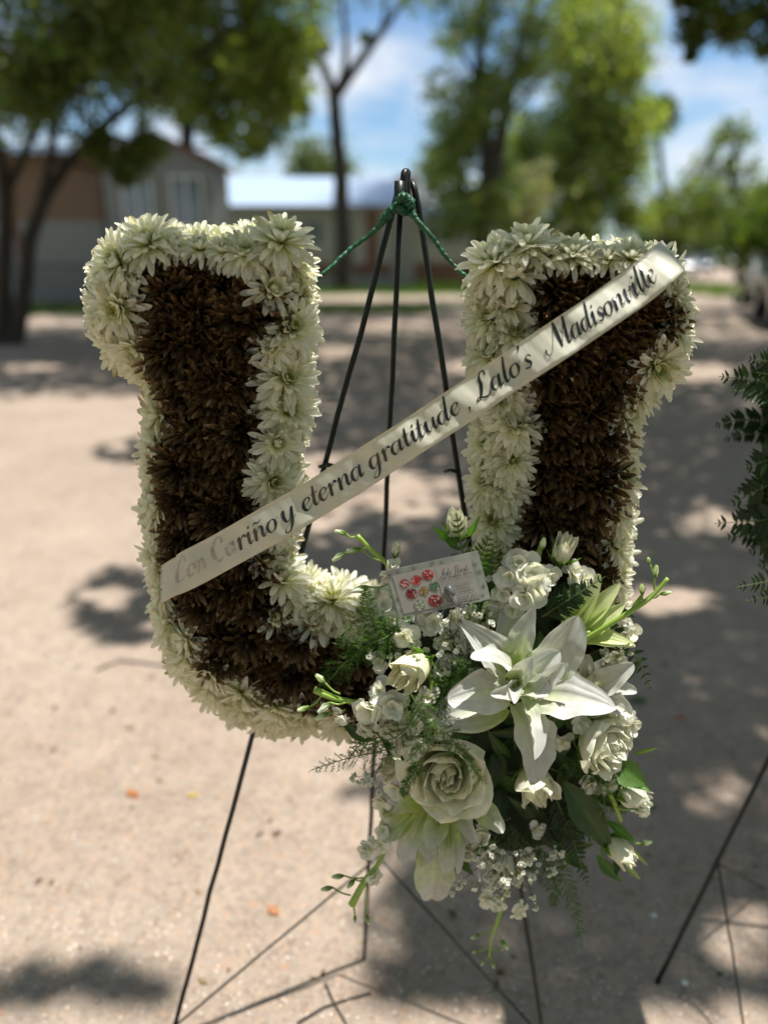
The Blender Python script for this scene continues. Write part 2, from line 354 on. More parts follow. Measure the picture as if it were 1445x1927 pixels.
tree('roadside_shrub_tree', 'sunlit lime-green shrubby tree at right edge by parked car', 17, [[(1442, 560, .1), (1440, 470, .08), (1440, 400, .05)]],
     scatter_clumps([(1400, 385), (1450, 350), (1520, 360), (1520, 470), (1370, 480), (1385, 420)], 22, 20, 36, .8), .10, 230, (.13, .20, .03))
# palm
pd = 50; root = empty('palm_tree', (P(1234, 500, pd).x, pd, 0)); tag(root, 'tall slim palm tree with brown skirt above the far treetops', 'palm tree')
mb = MB(); top = P(1232, 215, pd)-root.location; tube(mb, [(0, 0, 0), (.1, 0, top.z*.5), (top.x, 0, top.z)], [.28, .2, .18], 8); mb.build('trunk', M_bark, root)
mbf = MB(); mbs = MB()
for i in range(34):
    a = rng.uniform(0, 6.3); e = rng.uniform(-.5, 1.2); Lf = rng.uniform(1.2, 1.7)
    p0 = np.array(top); dr = np.array([math.cos(a)*math.cos(e), math.sin(a)*math.cos(e), math.sin(e)])
    for j in range(14):
        f_ = dr+nrg.normal(0, .28, 3); f_ /= np.linalg.norm(f_); e1 = p0+f_*Lf; e1[2] -= .3; sd_ = np.cross(f_, [0, 0, 1])*.05
        mbf.add([p0-sd_, p0+sd_, p0+f_*Lf*.6+sd_, e1, p0+f_*Lf*.6-sd_], [(0, 1, 2, 3, 4)], (.06, .09, .03))
for i in range(60):
    a = rng.uniform(0, 6.3); f_ = np.array([math.cos(a)*.45, math.sin(a)*.45, -1]); p0 = np.array(top); sd_ = np.cross(f_, [0, 0, 1])*.15
    mbs.add([p0-sd_, p0+sd_, p0+f_*rng.uniform(.9, 1.5)], [(0, 1, 2)], (.14, .085, .04))
mbf.build('frond', M_tree, root, False); mbs.build('dead_skirt', M_tree, root, False)
# far treeline
n = 9000; X = nrg.uniform(-160, 160, n); hgt = 7+4*np.sin(X*.13)+2.5*np.sin(X*.41+1); Z = nrg.uniform(0, 1, n)**.7*hgt; Y = nrg.uniform(128, 140, n)
V, F, C = leaf_cloud(np.stack([X, Y, Z], 1), nrg.uniform(1.2, 2.4, n), leafcols(n, (.09, .125, .06)))
tag(link('treeline', fast_mesh('treeline', V, F, C, False), M_tree), 'hazy distant woods closing the view behind the homes', 'woods', kind='stuff')

# shade canopy: leaves of unseen trees, placed up the sun rays to shape shade
def smooth(a, b_, x): t = min(1, max(0, (x-a)/(b_-a))); return t*t*(3-2*t)
def ell(px, py, cx, cy, rx, ry, soft=.35):
    r = math.hypot((px-cx)/rx, (py-cy)/ry); return 1-smooth(1-soft, 1+soft, r)
from mathutils import noise as mnoise
GROUND_LIT = [(640, 880, 120, 34), (770, 935, 115, 50), (600, 960, 80, 50), (880, 690, 60, 18), (1340, 985, 70, 26), (1255, 1130, 95, 26), (1340, 1495, 62, 48), (1400, 1760, 70, 75), (1300, 700, 90, 18), (1240, 640, 60, 14), (620, 660, 50, 14), (1050, 1850, 60, 40), (1220, 1900, 70, 30), (60, 690, 60, 8), (430, 690, 60, 9)]
GROUND_DARK = [(255, 1140, 88, 50), (245, 850, 48, 15), (130, 1865, 125, 42), (225, 1895, 50, 28), (690, 1080, 150, 55), (330, 1075, 30, 16)]
def gdens(px, py):
    e = 700+25*math.sin(py*.02)
    if py > 1500: e = 690+ (1927-py)*.12
    base_ = .50*smooth(e-30, e+60, px)+.47*smooth(930, 1060, px) if py > 1180 else smooth(500, 620, px)*.93
    if py < 760: base_ = max(base_, .95*(1-smooth(715, 755, py)))
    if py < 1180 and px > 1000: base_ = .97
    if px > 1390 and py > 1180: base_ *= .9
    if py < 640:
        base_ = .9 if px < 1090 else .25
        if px < 560: base_ *= 1-.8*ell(px, py, 80, 606, 110, 9); base_ *= 1-.8*ell(px, py, 450, 628, 90, 6)
        base_ *= 1-.7*ell(px, py, 700, 612, 160, 9); base_ *= 1-.8*ell(px, py, 640, 560, 200, 10); base_ = max(base_, .8*ell(px, py, 1250, 604, 140, 5))
        return base_
    for q in GROUND_LIT: base_ *= 1-.93*ell(px, py, *q)
    for q in GROUND_DARK: base_ = max(base_, min(.93, ell(px, py, q[0], q[1], q[2]*1.25, q[3]*1.3)*(.62+1.5*mnoise.noise((px*.016, py*.028, 7.7)))))
    return base_
def udens(px, py):            # on the flower letter itself
    v = 0.0
    if px < 620: v = 1.15*smooth(470, 560, py)*smooth(275, 320, px) if px < 500 else .45*smooth(500, 600, py)
    if px < 720 and py > 1080: v = max(v, .93*smooth(1080, 1150, py))
    if px < 300: v = .35
    if py < 520 and px < 620: v = .5*smooth(440, 520, py)
    if px > 700 and py > 1400: v = .30
    if px > 700 and py > 1510: v = .85
    if px > 1080 and 1340 < py < 1570: v = .8
    for q in [(1190, 1610, 50, 60), (950, 1640, 70, 50), (700, 1330, 90, 60), (760, 1260, 90, 70), (690, 1650, 20, 20), (855, 1450, 60, 60)]: v *= 1-ell(px, py, *q)
    return v
cs = []; ss = []
def up(x, y, z, h): t = (h-z)/SUN.z; return (x+SUN.x*t, y+SUN.y*t, h)
tries = 0
def toground(x, y):
    dpt = y*cp+CAM_H*sp; return 722.5+FPX*x/dpt, 963.5-FPX*(-CAM_H*cp+y*sp)/dpt
for (d0, d1, size, lam) in ((0.82, 1.3, .05, 5.0), (1.3, 2.6, .065, 4.6), (2.6, 5.5, .10, 3.8), (5.5, 11.3, .17, 2.8), (11.3, 22, .42, 1.7)):
    W_ = .60*d1; area = 2*W_*(d1-d0)+.2; nn = int(area*lam/(.18*size*size))
    for _ in range(nn):
        x, y = rng.uniform(-W_, W_), rng.uniform(d0, d1); px, py = toground(x, y)
        if not -150 < px < 1600: continue
        dn = gdens(px, py); nz = mnoise.noise((x*3.2/(y**.5), y*2.6/(y**.5), 3.1))
        dn = min(1, max(0, dn+(.38*nz if .02 < dn < .96 else .12*nz*(dn > .5))))
        if rng.random() < dn: h = rng.uniform(4.6, 5.6) if y < 11.3 else 2.6+.34*y+rng.uniform(0, .8); cs.append(up(x, y, 0, h)); ss.append(size*rng.uniform(.7, 1.3))
for _ in range(9000):
    px, py = rng.uniform(140, 1310), rng.uniform(400, 1700)
    if rng.random() < udens(px, py)*.8:
        q = P(px, py, .68); cs.append(up(q.x, q.y, q.z, rng.uniform(3.4, 4.4))); ss.append(.045*rng.uniform(.7, 1.3))
cs = np.array(cs); ss = np.array(ss); print('canopy leaves', len(cs))
nb = 15000      # added crown leaves above and behind the camera, blocking sky light
bx = np.stack([nrg.uniform(-9, 9, nb), nrg.uniform(-7.5, -.5, nb), nrg.uniform(1.2, 6.5, nb)], 1)
bx = bx[(bx[:, 2] > 3.6) | (bx[:, 1] < -3.0)]
bl = np.stack([nrg.uniform(-9, -2.6, nb//3), nrg.uniform(-1, 6, nb//3), nrg.uniform(4.0, 7.0, nb//3)], 1)
br_ = np.stack([nrg.uniform(3.4, 9.5, nb//3), nrg.uniform(-1, 5, nb//3), nrg.uniform(2.6, 7.0, nb//3)], 1); br_ = br_[(br_[:, 0] > 4.2) | (br_[:, 2] > 4.2)]
bx = np.vstack([bx, bl, br_])
sxy = bx[:, :2]-bx[:, 2:3]*np.array([SUN.x, SUN.y])/SUN.z       # where each leaf's shade falls: the lane just before the easel stays sunlit
bx = bx[~((sxy[:, 0] > -2.2) & (sxy[:, 0] < 1.6) & (sxy[:, 1] > -2.6) & (sxy[:, 1] < .75))]
far = cs[:, 1] > 12; half = (cs[:, 0] > 1.3) & ~far; lefth = (cs[:, 0] <= 1.3) & ~far
for nm, lb, base_, sel, ex in (('unseen_shade_tree', 'unseen tree to the right with leaves placed to shade the lane', (5.6, 1.6, 0), half, bx[bx[:, 0] > 1.3]),
                               ('unseen_shade_tree', 'unseen tree behind the viewer, added to shade the letter', (-2.8, -3.2, 0), lefth, bx[bx[:, 0] <= 1.3]),
                               ('unseen_shade_tree', 'tall unseen tree with high crown placed to shade the far lane', (12.5, 15.0, 0), far, bx[:40]+np.array([12, 18, 4.]))):
    root = empty(nm, base_); tag(root, lb, 'tree', 'unseen trees placed to shade the lane')
    C0 = np.vstack([cs[sel], ex]); S0 = np.concatenate([ss[sel], nrg.uniform(.18, .34, len(ex))]); B = np.array(base_)
    V, F, C = leaf_cloud(C0-B, S0, leafcols(len(C0), G_DARK)); link('crown', fast_mesh('crown', V, F, C, False), M_tree, root)
    mb = MB(); tube(mb, crom([(0, 0, -.05), (.1, .1, 1.5), (-.05, .2, 3.2), (0, .3, 6.2)], 5), [.24, .17, .12, .05], 10)
    for i in range(7):
        tgt = ex[rng.randrange(len(ex))]-B; tgt[2] = max(tgt[2], 4.2); st_ = np.array([0, .2, rng.uniform(2.6, 4.5)])
        md = (st_+tgt)/2; md[2] = tgt[2]+.2; tube(mb, crom([st_, md, tgt], 6), [.08, .02], 6)
    mb.build('trunk', M_bark, root)

# ------------------------------------------------------------------ homes
M_cream = simple('cream_siding', (.36, .34, .29), .7, var=.08, scale=3, bumps=.3, bscale=8, bdist=.02)
M_brown = simple('tan_brown_siding', (.19, .12, .07), .8, var=.12, scale=3)
M_trim = simple('brown_trim', (.16, .075, .045), .7)
M_metal = simple('corrugated_metal_roof', (.36, .45, .58), .42, metal=.4, var=.06)
M_glass = simple('window_glass', (.10, .13, .15), .06, spec=.9)
M_frame = simple('white_window_frame', (.62, .62, .58), .5)
M_skirt = simple('grey_skirting', (.25, .245, .22), .8)
M_iron = simple('dark_iron', (.03, .03, .03), .6)
def wallbox(name, mat, root, x0, x1, y0, y1, z0, z1, lab=None):
    mb = MB(); b_ = root.location; box(mb, x0-b_.x, x1-b_.x, y0-b_.y, y1-b_.y, z0, z1); o = mb.build(name, mat, root, False)
    if lab: o['label'] = lab
    return o
def window(root, x0, x1, y, z0, z1, cols=2):
    b_ = root.location; mb = MB(); t = .06
    box(mb, x0, x1, y-.05, y-.003, z0, z0+t); box(mb, x0, x1, y-.05, y-.003, z1-t, z1)
    for i in range(cols+1):
        xx = x0+(x1-x0-t)*i/cols; box(mb, xx, xx+t, y-.045, y-.004, z0+t, z1-t)
    mb.v = [v-np.array([b_.x, b_.y, 0]) for v in mb.v]; f_ = mb.build('window', M_frame, root, False)
    for i in range(cols):
        mb = MB(); a = x0+(x1-x0-t)*i/cols+t; c_ = x0+(x1-x0-t)*(i+1)/cols; box(mb, a-b_.x, c_-b_.x, y-.02-b_.y, y-.008-b_.y, z0+t, z1-t); mb.build('pane', M_glass, f_, False)
def xa(px, d, z=1.5): return (px-722.5)/FPX*(d*cp+(CAM_H-z)*sp)
def za(py, d): return P(700, py, d).z
def gable_roof(name, mat, root, x0, x1, y0, y1, ze, zp, axis, th=.12, over=.3):
    b_ = root.location; mb = MB()
    if axis == 'y':   # ridge along y
        xm = (x0+x1)/2
        prof = [(x0-over, ze-.08), (xm, zp), (x1+over, ze-.08), (x1+over, ze-.08+th), (xm, zp+th), (x0-over, ze-.08+th)]
        v = [(px-b_.x, yy-b_.y, pz) for yy in (y0-over, y1+over) for px, pz in prof]
    else:
        ym = (y0+y1)/2
        prof = [(y0-over, ze-.08), (ym, zp), (y1+over, ze-.08), (y1+over, ze-.08+th), (ym, zp+th), (y0-over, ze-.08+th)]
        v = [(xx-b_.x, py-b_.y, pz) for xx in (x0-over, x1+over) for py, pz in prof]
    mb.add(v, [(0, 1, 4, 5), (1, 2, 3, 4), (6, 11, 10, 7), (7, 10, 9, 8), (0, 6, 7, 1), (1, 7, 8, 2), (2, 8, 9, 3), (3, 9, 10, 4), (4, 10, 11, 5), (5, 11, 6, 0)])
    return mb.build(name, mat, root, False)
# home with brown wing and gabled end
d = 18.0; xg0, xg1 = xa(205, d), xa(400, d); ze = za(300, d); zp = za(256, d)
M_greycream = simple('grey_cream_siding', (.21, .21, .19), .7, var=.1, scale=3); root = empty('mobile_home', ((xg0+xg1)/2, d+3, 0)); tag(root, 'cream gabled mobile home with tan-brown wing and dark windows at left', 'house')
wallbox('gable_wall', M_greycream, root, xg0, xg1, d, d+2.2, 0, ze)
mb = MB(); xm = (xg0+xg1)/2; lc = root.location; mb.add([(xg0-lc.x, d-lc.y, ze), (xg1-lc.x, d-lc.y, ze), (xm-lc.x, d-lc.y, zp)], [(0, 1, 2)]); mb.build('gable', M_greycream, root, False)
gable_roof('roof', M_trim, root, xg0, xg1, d, d+2.2, ze, zp, 'y', over=.12)
for a, b_ in ((238, 296), (328, 388)): window(root, xa(a, d), xa(b_, d), d, za(430, d), za(330, d))
x2 = xa(200, d+.5)
wallbox('wing_wall', M_brown, root, x2-9, x2, d+.5, d+5.5, za(415, d+.5), za(292, d+.5)); wallbox('lower_wall', M_skirt, root, x2-9, x2, d+.47, d+5.5, 0, za(415, d+.5)-.004)
wallbox('wing_roof', M_metal, root, x2-9.2, x2+.1, d+.1, d+5.8, za(292, d+.5)+.003, za(292, d+.5)+.15)
wallbox('porch_post', M_trim, root, xa(52, d), xa(58, d), d-.6, d-.48, 0, za(292, d+.5)); wallbox('porch_post', M_trim, root, xa(-90, d), xa(-84, d), d-.6, d-.48, 0, za(292, d+.5))
# iron fence with pickets
root = empty('picket_fence', (xa(100, 16.8), 16.8, 0)); tag(root, 'dark iron picket fence before the brown wing', 'fence')
x = xa(20, 16.8); xe = xa(240, 16.8); i = 0
pm = MB(); box(pm, -.012, .012, -.012, .012, 0, 1.0); pme = pm.mesh('picket', False)
while x < xe: link('picket', pme, M_iron, root, (x-root.location.x, 0, 0)); x += .13
mb = MB(); 
for z in (.15, .9): box(mb, xa(20, 16.8)-root.location.x, xe-root.location.x, .014, .03, z, z+.03)
mb.build('rail', M_iron, root, False)
# metal roofed home
d = 30.0; x0, x1 = xa(418, d), xa(735, d)
root = empty('mobile_home', ((x0+x1)/2, d+2.5, 0)); tag(root, 'cream mobile home with shiny corrugated metal roof and brown skirting', 'house')
zE = za(386, d); wallbox('wall', M_cream, root, x0, x1, d, d+5, .95, zE); wallbox('skirting', M_trim, root, x0, x1, d-.02, d+5, .55, .946); wallbox('foundation', M_skirt, root, x0+.02, x1-.02, d, d+4.98, 0, .546)
lc = root.location; mb = MB(); n = 60; V_ = []; zr = za(334, d+2.5)
for i in range(n+1):
    xx = x0-.3+(x1-x0+.6)*i/n-lc.x; dz = .03*(i % 2)
    for yy, zz in ((d-.4, zE-.05), (d+2.5, zr), (d+5.4, zE-.05)): V_.append((xx, yy-lc.y, zz+dz))
mb.add(V_, [(i*3+j, (i+1)*3+j, (i+1)*3+j+1, i*3+j+1) for i in range(n) for j in (0, 1)]); mb.build('metal_roof', M_metal, root, False)
mb = MB(); mb.add([(x1-lc.x, d-lc.y, zE), (x1-lc.x, d+5-lc.y, zE), (x1-lc.x, d+2.5-lc.y, zr-.1)], [(0, 1, 2)]); mb.build('gable', M_trim, root, False)
wallbox('porch_wall', M_cream, root, x1+.004, x1+.9, d+.6, d+4.4, 0, zE); gable_roof('porch_roof', M_trim, root, x1+.31, x1+1.0, d+.6, d+4.4, zE, zr-.02, 'x', over=.05)
window(root, xa(470, d), xa(530, d), d, 1.5, 2.5); window(root, xa(570, d), xa(610, d), d, 1.5, 2.5); wallbox('door', M_trim, root, xa(690, d), xa(712, d), d-.04, d-.003, .97, 2.8)
# white roofed home
d = 37.0; x0, x1 = xa(748, d), xa(892, d)
root = empty('mobile_home', ((x0+x1)/2, d+3, 0)); tag(root, 'small pale home with flat white roof behind the tall tree', 'house')
zE = za(414, d); wallbox('wall', M_cream, root, x0, x1, d, d+6, 1.0, zE); wallbox('skirting', M_trim, root, x0, x1, d-.02, d+6, 0, .996); wallbox('roof', M_metal, root, x0-.3, x1+.3, d-.5, d+6.3, zE+.003, za(388, d))
window(root, xa(800, d), xa(845, d), d, 1.75, 2.6); window(root, xa(860, d), xa(882, d), d, 1.75, 2.6, 1)
# ------------------------------------------------------------------ parked cars
M_tyre = simple('black_rubber', (.02, .02, .02), .8); M_rim = simple('alloy', (.5, .5, .5), .35, metal=.8); M_cglass = simple('car_glass', (.03, .04, .05), .04, spec=.9)
M_lampc = simple('clear_headlight', (.7, .7, .72), .1, spec=.9); M_tail = simple('red_tail_lamp', (.35, .02, .02), .25)
def car(x, y, rz, colr, label, name='parked_car', suv=0):
    root = empty(name, (x, y, 0), rz); tag(root, label, 'car', 'cars parked along the road')
    pm = simple('car_paint', colr, .3, metal=.3, var=.03, coat=1.0)
    hz = .12*suv
    prof = [(-2.2, .35), (-2.25, .7), (-2.1, .95+hz), (-1.9, 1.0+hz), (1.0, .98+hz), (1.95, .82+hz), (2.2, .65), (2.22, .35)]
    secs = []
    for yy, k_, zz in ((-.88, .97, 0), (-.82, 1, .02), (.82, 1, .02), (.88, .97, 0)): secs.append([(px*k_, yy, pz+(zz if pz > .5 else 0)) for px, pz in prof])
    n = len(prof); V_ = [v for s_ in secs for v in s_]
    F_ = [(i*n+j, (i+1)*n+j, (i+1)*n+(j+1) % n, i*n+(j+1) % n) for i in range(3) for j in range(n)]+[tuple(range(n)), tuple(3*n+j for j in range(n))[::-1]]
    mb = MB(); mb.add(V_, F_); bd = mb.build('body', pm, root)
    mb = MB(); t = 1.42+.28*suv
    a = [(-1.95+.1*suv, -.80, .97+hz), (1.05, -.80, .95+hz), (1.05, .80, .95+hz), (-1.95+.1*suv, .80, .97+hz)]; c_ = [(-1.35-.35*suv, -.62, t-.04), (.35, -.62, t-.04), (.35, .62, t-.04), (-1.35-.35*suv, .62, t-.04)]
    mb.add(a+c_, [(0, 1, 5, 4), (1, 2, 6, 5), (2, 3, 7, 6), (3, 0, 4, 7)]); mb.build('glasshouse', M_cglass, root, False)
    mb = MB(); box(mb, -1.38-.35*suv, .38, -.64, .64, t-.045, t)
    for sy in (-.81, .81): 
        for (xb, xt) in ((-1.9, -1.36-.3*suv), (-.45, -.5), (1.04, .36)): tube(mb, [(xb, sy, .97+hz), (xt, sy*.79, t-.02)], .035, 5)
    mb.build('roof', pm, root, False)
    wm = MB(); tube(wm, [(0, -.11, 0), (0, .11, 0)], .33, 20); wme = wm.mesh('wheel', False); rm = MB(); tube(rm, [(0, -.12, 0), (0, .12, 0)], .2, 10); rme = rm.mesh('rim', False)
    for wx in (-1.35, 1.4):
        for wy in (-.79, .79): wo = link('wheel', wme, M_tyre, root, (wx, wy, .33)); link('rim', rme, M_rim, wo)
    for sy in (-.62, .62):
        mb = MB(); box(mb, 2.06, 2.235, sy-.2, sy+.2, .62, .76); mb.build('headlight', M_lampc, root, False)
        mb = MB(); box(mb, -2.27, -2.1, sy-.18, sy+.18, .72, .88); mb.build('tail_light', M_tail, root, False)
    return root
car(xa(862, 43), 43, R(8), (.55, .57, .6), 'silver sedan parked side-on by the white roofed home')
car(xa(1288, 62), 62, R(-115), (.7, .7, .7), 'white car parked at the far end of the road')
car(xa(1322, 70), 70, R(-110), (.04, .05, .06), 'dark car farthest down the road, under the street tree', suv=1)
car(7.35, 13.4, R(-110), (.05, .075, .10), 'blue-grey car parked at right edge beside the lane', suv=0)
car(10.2, 20.5, R(-112), (.5, .5, .5), 'pale van-like car parked behind the blue-grey one', suv=1)
# tiny leaf litter and bark crumbs
mb = MB()
for i in range(260):
    d_ = .85+5*rng.random()**1.6; x_ = rng.uniform(-.6, .6)*d_*1.05; s_ = rng.uniform(.003, .010)*(1+.2*d_); a_ = rng.uniform(0, 6.3); cs_, sn_ = math.cos(a_), math.sin(a_); c_ = rng.choice([(.16, .09, .05), (.24, .14, .07), (.10, .07, .05), (.30, .24, .14), (.07, .08, .03)])
    mb.add([(x_+s_*(a*cs_-b*sn_), d_+s_*(a*sn_+b*cs_), .001+z*s_) for a, b, z in ((-1, 0, .1), (-.2, -.4, .25), (1, 0, .1), (-.2, .4, .3), (0, 0, .0))], [(0, 1, 4), (1, 2, 4), (2, 3, 4), (3, 0, 4)], c_)
tag(mb.build('leaf_litter', M_leaf, None, False), 'scattered crumbs of dry leaf and bark on the lane', 'leaf litter', kind='stuff')
# twig and fallen leaves on the lane
def leafmesh(name, L_, W_, col, curl=.3, n=6, serr=0):
    mb = MB(); V_ = []; 
    for i in range(n+1):
        t = i/n; w_ = W_*math.sin(math.pi*min(1, t**.8))**.8 if 0 < t < 1 else 0
        if serr and i % 2: w_ *= 1-serr
        z = curl*L_*(t-.5)**2; V_ += [(-w_/2, t*L_, z+.12*w_), (0, t*L_, z), (w_/2, t*L_, z+.12*w_)]
    mb.add(V_, [(i*3+j, i*3+j+1, (i+1)*3+j+1, (i+1)*3+j) for i in range(n) for j in (0, 1)], col); return mb.mesh(name)
for (px, py, L_, col, lb) in ((355, 1497, .02, (.55, .40, .06), 'small yellow fallen leaf lying on the sunlit gravel'), (240, 1490, .035, (.42, .17, .07), 'rusty brown leaf lying left of the yellow one'),
                              (1290, 1355, .028, (.45, .16, .05), 'orange fallen leaf on the shaded lane at right'), (1215, 1318, .05, (.05, .13, .02), 'green fallen leaf on the shaded lane behind the bouquet'),
                              (525, 1725, .03, (.45, .22, .12), 'pale brown leaf lying by the lower wire brace')):
    o = link('fallen_leaf', leafmesh('fallen_leaf', L_, L_*.5, col), M_leaf, loc=G(px, py)+Vector((0, 0, .002))); o.rotation_euler = (0, 0, rng.uniform(0, 6.3)); tag(o, lb, 'leaf', 'fallen leaves on the lane')
mb = MB()
q = [G(*p_, .003) for p_ in ((560, 1925), (610, 1895), (655, 1880), (698, 1868))]; q0 = q[0]; tube(mb, [v-q0 for v in q], [.002, .0015], 6)
q = [G(*p_, .003) for p_ in ((612, 1850), (628, 1885), (652, 1927))]; tube(mb, [v-q0 for v in q], [.0018, .001], 6)
tag(mb.build('twig', M_bark, loc=q0), 'dry forked twig lying on the gravel below the easel', 'twig')
q = [G(*p_, .003) for p_ in ((180, 1262), (225, 1243), (268, 1247), (330, 1255))]; q0 = q[0]; mb = MB(); tube(mb, [v-q0 for v in q], [.003, .002], 6)
tag(mb.build('twig', M_bark, loc=q0), 'thin bare twig on sunlit gravel left of the letter', 'twig')
for (px, py) in ((1230, 1723), (1288, 1850)):
    mb = MB(); mb.add([(a*.006, b_*.006, c_*.004) for a, b_, c_ in ico], [(0, 1+j, 1+(j+1) % 5) for j in range(5)]); o = mb.build('pebble', M_frame, loc=G(px, py)); tag(o, 'white pebble on the dark lane below the roses' if py < 1800 else 'white pebble near the lower right corner', 'pebble', 'white pebbles')
# ================================================================== wire easels
FOOT_Y = .757; APEX_Y = .80
def easel(label, pts, main=True):
    """pts: dict of world points"""
    A = pts['apex']; root = empty('wire_easel', (pts['bf'].x, (pts['lf'].y+pts['bf'].y)/2, 0)); tag(root, label, 'easel', 'wire easels standing on the lane'); O = root.location
    def T(name, P_, r, n=10, M=M_wire):
        mb = MB(); tube(mb, [np.array(p)-np.array(O) for p in P_], r, n, (1, 1, 1)); return mb.build(name, M, root)
    r = pts.get('r', .0031)
    def rough(a, b_, k=26):
        a, b_ = np.array(a), np.array(b_); return [a+(b_-a)*t/k+nrg.normal(0, .00035, 3)*(0 < t < k) for t in range(k+1)]
    T('leg', rough(pts['lf'], pts['lt'])+list(crom([pts['lt'], pts['lt2'], A+Vector((-.004, .004, -.008))], 5)[1:]), r)
    T('leg', rough(pts['rf'], pts['rt'])+list(crom([pts['rt'], pts['rt2'], A+Vector((.008, .006, -.002)), A+Vector((.003, .006, -.006))], 6)[1:]), r)
    T('leg', rough(pts['bf'], pts['bt']), r*.95)
    if main:
        T('collar', [pts['c0'], pts['c1']], .0052, 14); T('hook', crom([pts['c0']+Vector((.0045, .006, -.03)), pts['c0']+Vector((.004, .004, .004)), A+Vector((.004, 0, .006)), pts['c0']+Vector((.007, .01, .002)), pts['c0']+Vector((.007, .012, -.03))], 6), .0036)
        T('crossbar', [pts['x0'], pts['x0'].lerp(pts['x1'], .16)], .0015); T('crossbar_loop', crom([pts['x0']+Vector((-.003, -.004, 0)), pts['x0']+Vector((.006, -.006, .0035)), pts['x0']+Vector((.012, .001, 0)), pts['x0']+Vector((.004, .006, -.001))], 5), .0018)
        T('crossbar_loop', crom([pts['x1']+Vector((.003, -.004, 0)), pts['x1']+Vector((-.006, -.006, .0035)), pts['x1']+Vector((-.012, .001, 0))], 5), .0018)
    T('brace', rough(pts['bm'], pts['bl'], 10), .0016, 6); T('brace', rough(pts['bm'], pts['br'], 10), .0016, 6)
    return root
lf, rf = G(323, 1954), G(1027, 1985); bf = G(685, 1805)
def on(px, py, z_guess): # front leg plane
    y = FOOT_Y+(APEX_Y-FOOT_Y)*z_guess/1.1; return P(px, py, y)
lt = on(742, 386, 1.07); rt = on(789, 400, 1.07)
bt = P(753, 400, APEX_Y+.004)
def lerp(a, b_, t): return a+(b_-a)*t
zm = .30; bm = lerp(bf, bt, .16)
easel('black-green wire easel holding the floral letter', dict(apex=P(758, 338, APEX_Y), lf=lf, rf=rf, bf=bf, lt=lt, rt=rt, bt=bt, lt2=P(749, 356, APEX_Y), rt2=P(780, 358, APEX_Y),
      c0=P(752, 341, APEX_Y-.012), c1=P(750, 403, APEX_Y-.012), x0=P(606, 877, .79), x1=P(858, 888, .79), bm=P(712, 1612, .875), bl=lerp(lf, lt, .02), br=lerp(rf, rt, .025)))
# second easel, right, mostly outside the picture
l2 = G(1235, 1850); t2 = Vector((l2.x+.34, l2.y+.10, 1.12)); q2 = P(1445, 1430, l2.y+.045)
dirn = (q2-l2); ap2 = l2+dirn*(1.10/dirn.z); sh = ap2-Vector((ap2.x, ap2.y, 0))
easel('second wire easel at right edge carrying the fern arrangement', dict(apex=ap2, lf=l2, rf=Vector((2*ap2.x-l2.x, l2.y+.02, 0)), bf=Vector((ap2.x-.02, l2.y+.30, 0)), lt=lerp(l2, ap2, .95), rt=ap2+Vector((.02, 0, -.05)),
      bt=ap2+Vector((0, .01, -.02)), lt2=ap2+Vector((-.008, 0, -.02)), rt2=ap2+Vector((.015, 0, -.02)), bm=P(1350, 1625, l2.y+.02), bl=G(1400, 1940, .03), br=P(1470, 1690, l2.y+.25), r=.0034), False)
# green taped wires tying the letter to the easel
def tape(P_, rads):
    mb = MB(); c_ = crom([list(p)+[r_] for p, r_ in zip(P_, rads)], 14); k = len(c_)
    tw = 1+.13*np.sin(np.arange(k)*1.9)+nrg.normal(0, .06, k); rr = c_[:, 3]*tw*.68; pts = c_[:, :3]+nrg.normal(0, .0003, (k, 3))
    cc = [(.008*g_, .09*g_, .038*g_) for g_ in nrg.uniform(.55, 1.5, k)]; o = pts[0].copy()
    tube(mb, pts-o, rr, 9, cc); return mb, o
yw = APEX_Y-.02
for lb, P_, rd in (('green taped wire from easel top down to left arm', [P(757, 384, yw-.002), P(742, 391, yw-.008), P(727, 408, yw-.004), P(700, 438, yw), P(660, 468, yw), P(620, 505, yw-.01), P(572, 545, yw-.02)], [.006, .0055, .0062, .0032, .0034, .003, .0028]),
                  ('green taped wire from easel top down to right arm', [P(757, 380, yw+.004), P(768, 392, yw-.006), P(785, 415, yw-.012), P(812, 446, yw-.012), P(845, 490, yw-.01), P(880, 525, yw-.01), P(912, 560, yw-.02)], [.005, .0058, .0042, .0034, .0033, .0034, .0028])):
    mb, o_ = tape(P_, rd); o = mb.build('tie_wire', M_tape, loc=o_); tag(o, lb, 'wire', 'green taped wires')
mb, o_ = tape([P(748, 378, yw-.012), P(762, 372, yw-.016), P(772, 386, yw-.01), P(764, 398, yw-.006), P(750, 392, yw-.016)], [.005, .007, .007, .006, .005]); tag(mb.build('tape_knot', M_tape, loc=o_), 'crumpled knot of green tape wound round the easel top', 'tape')

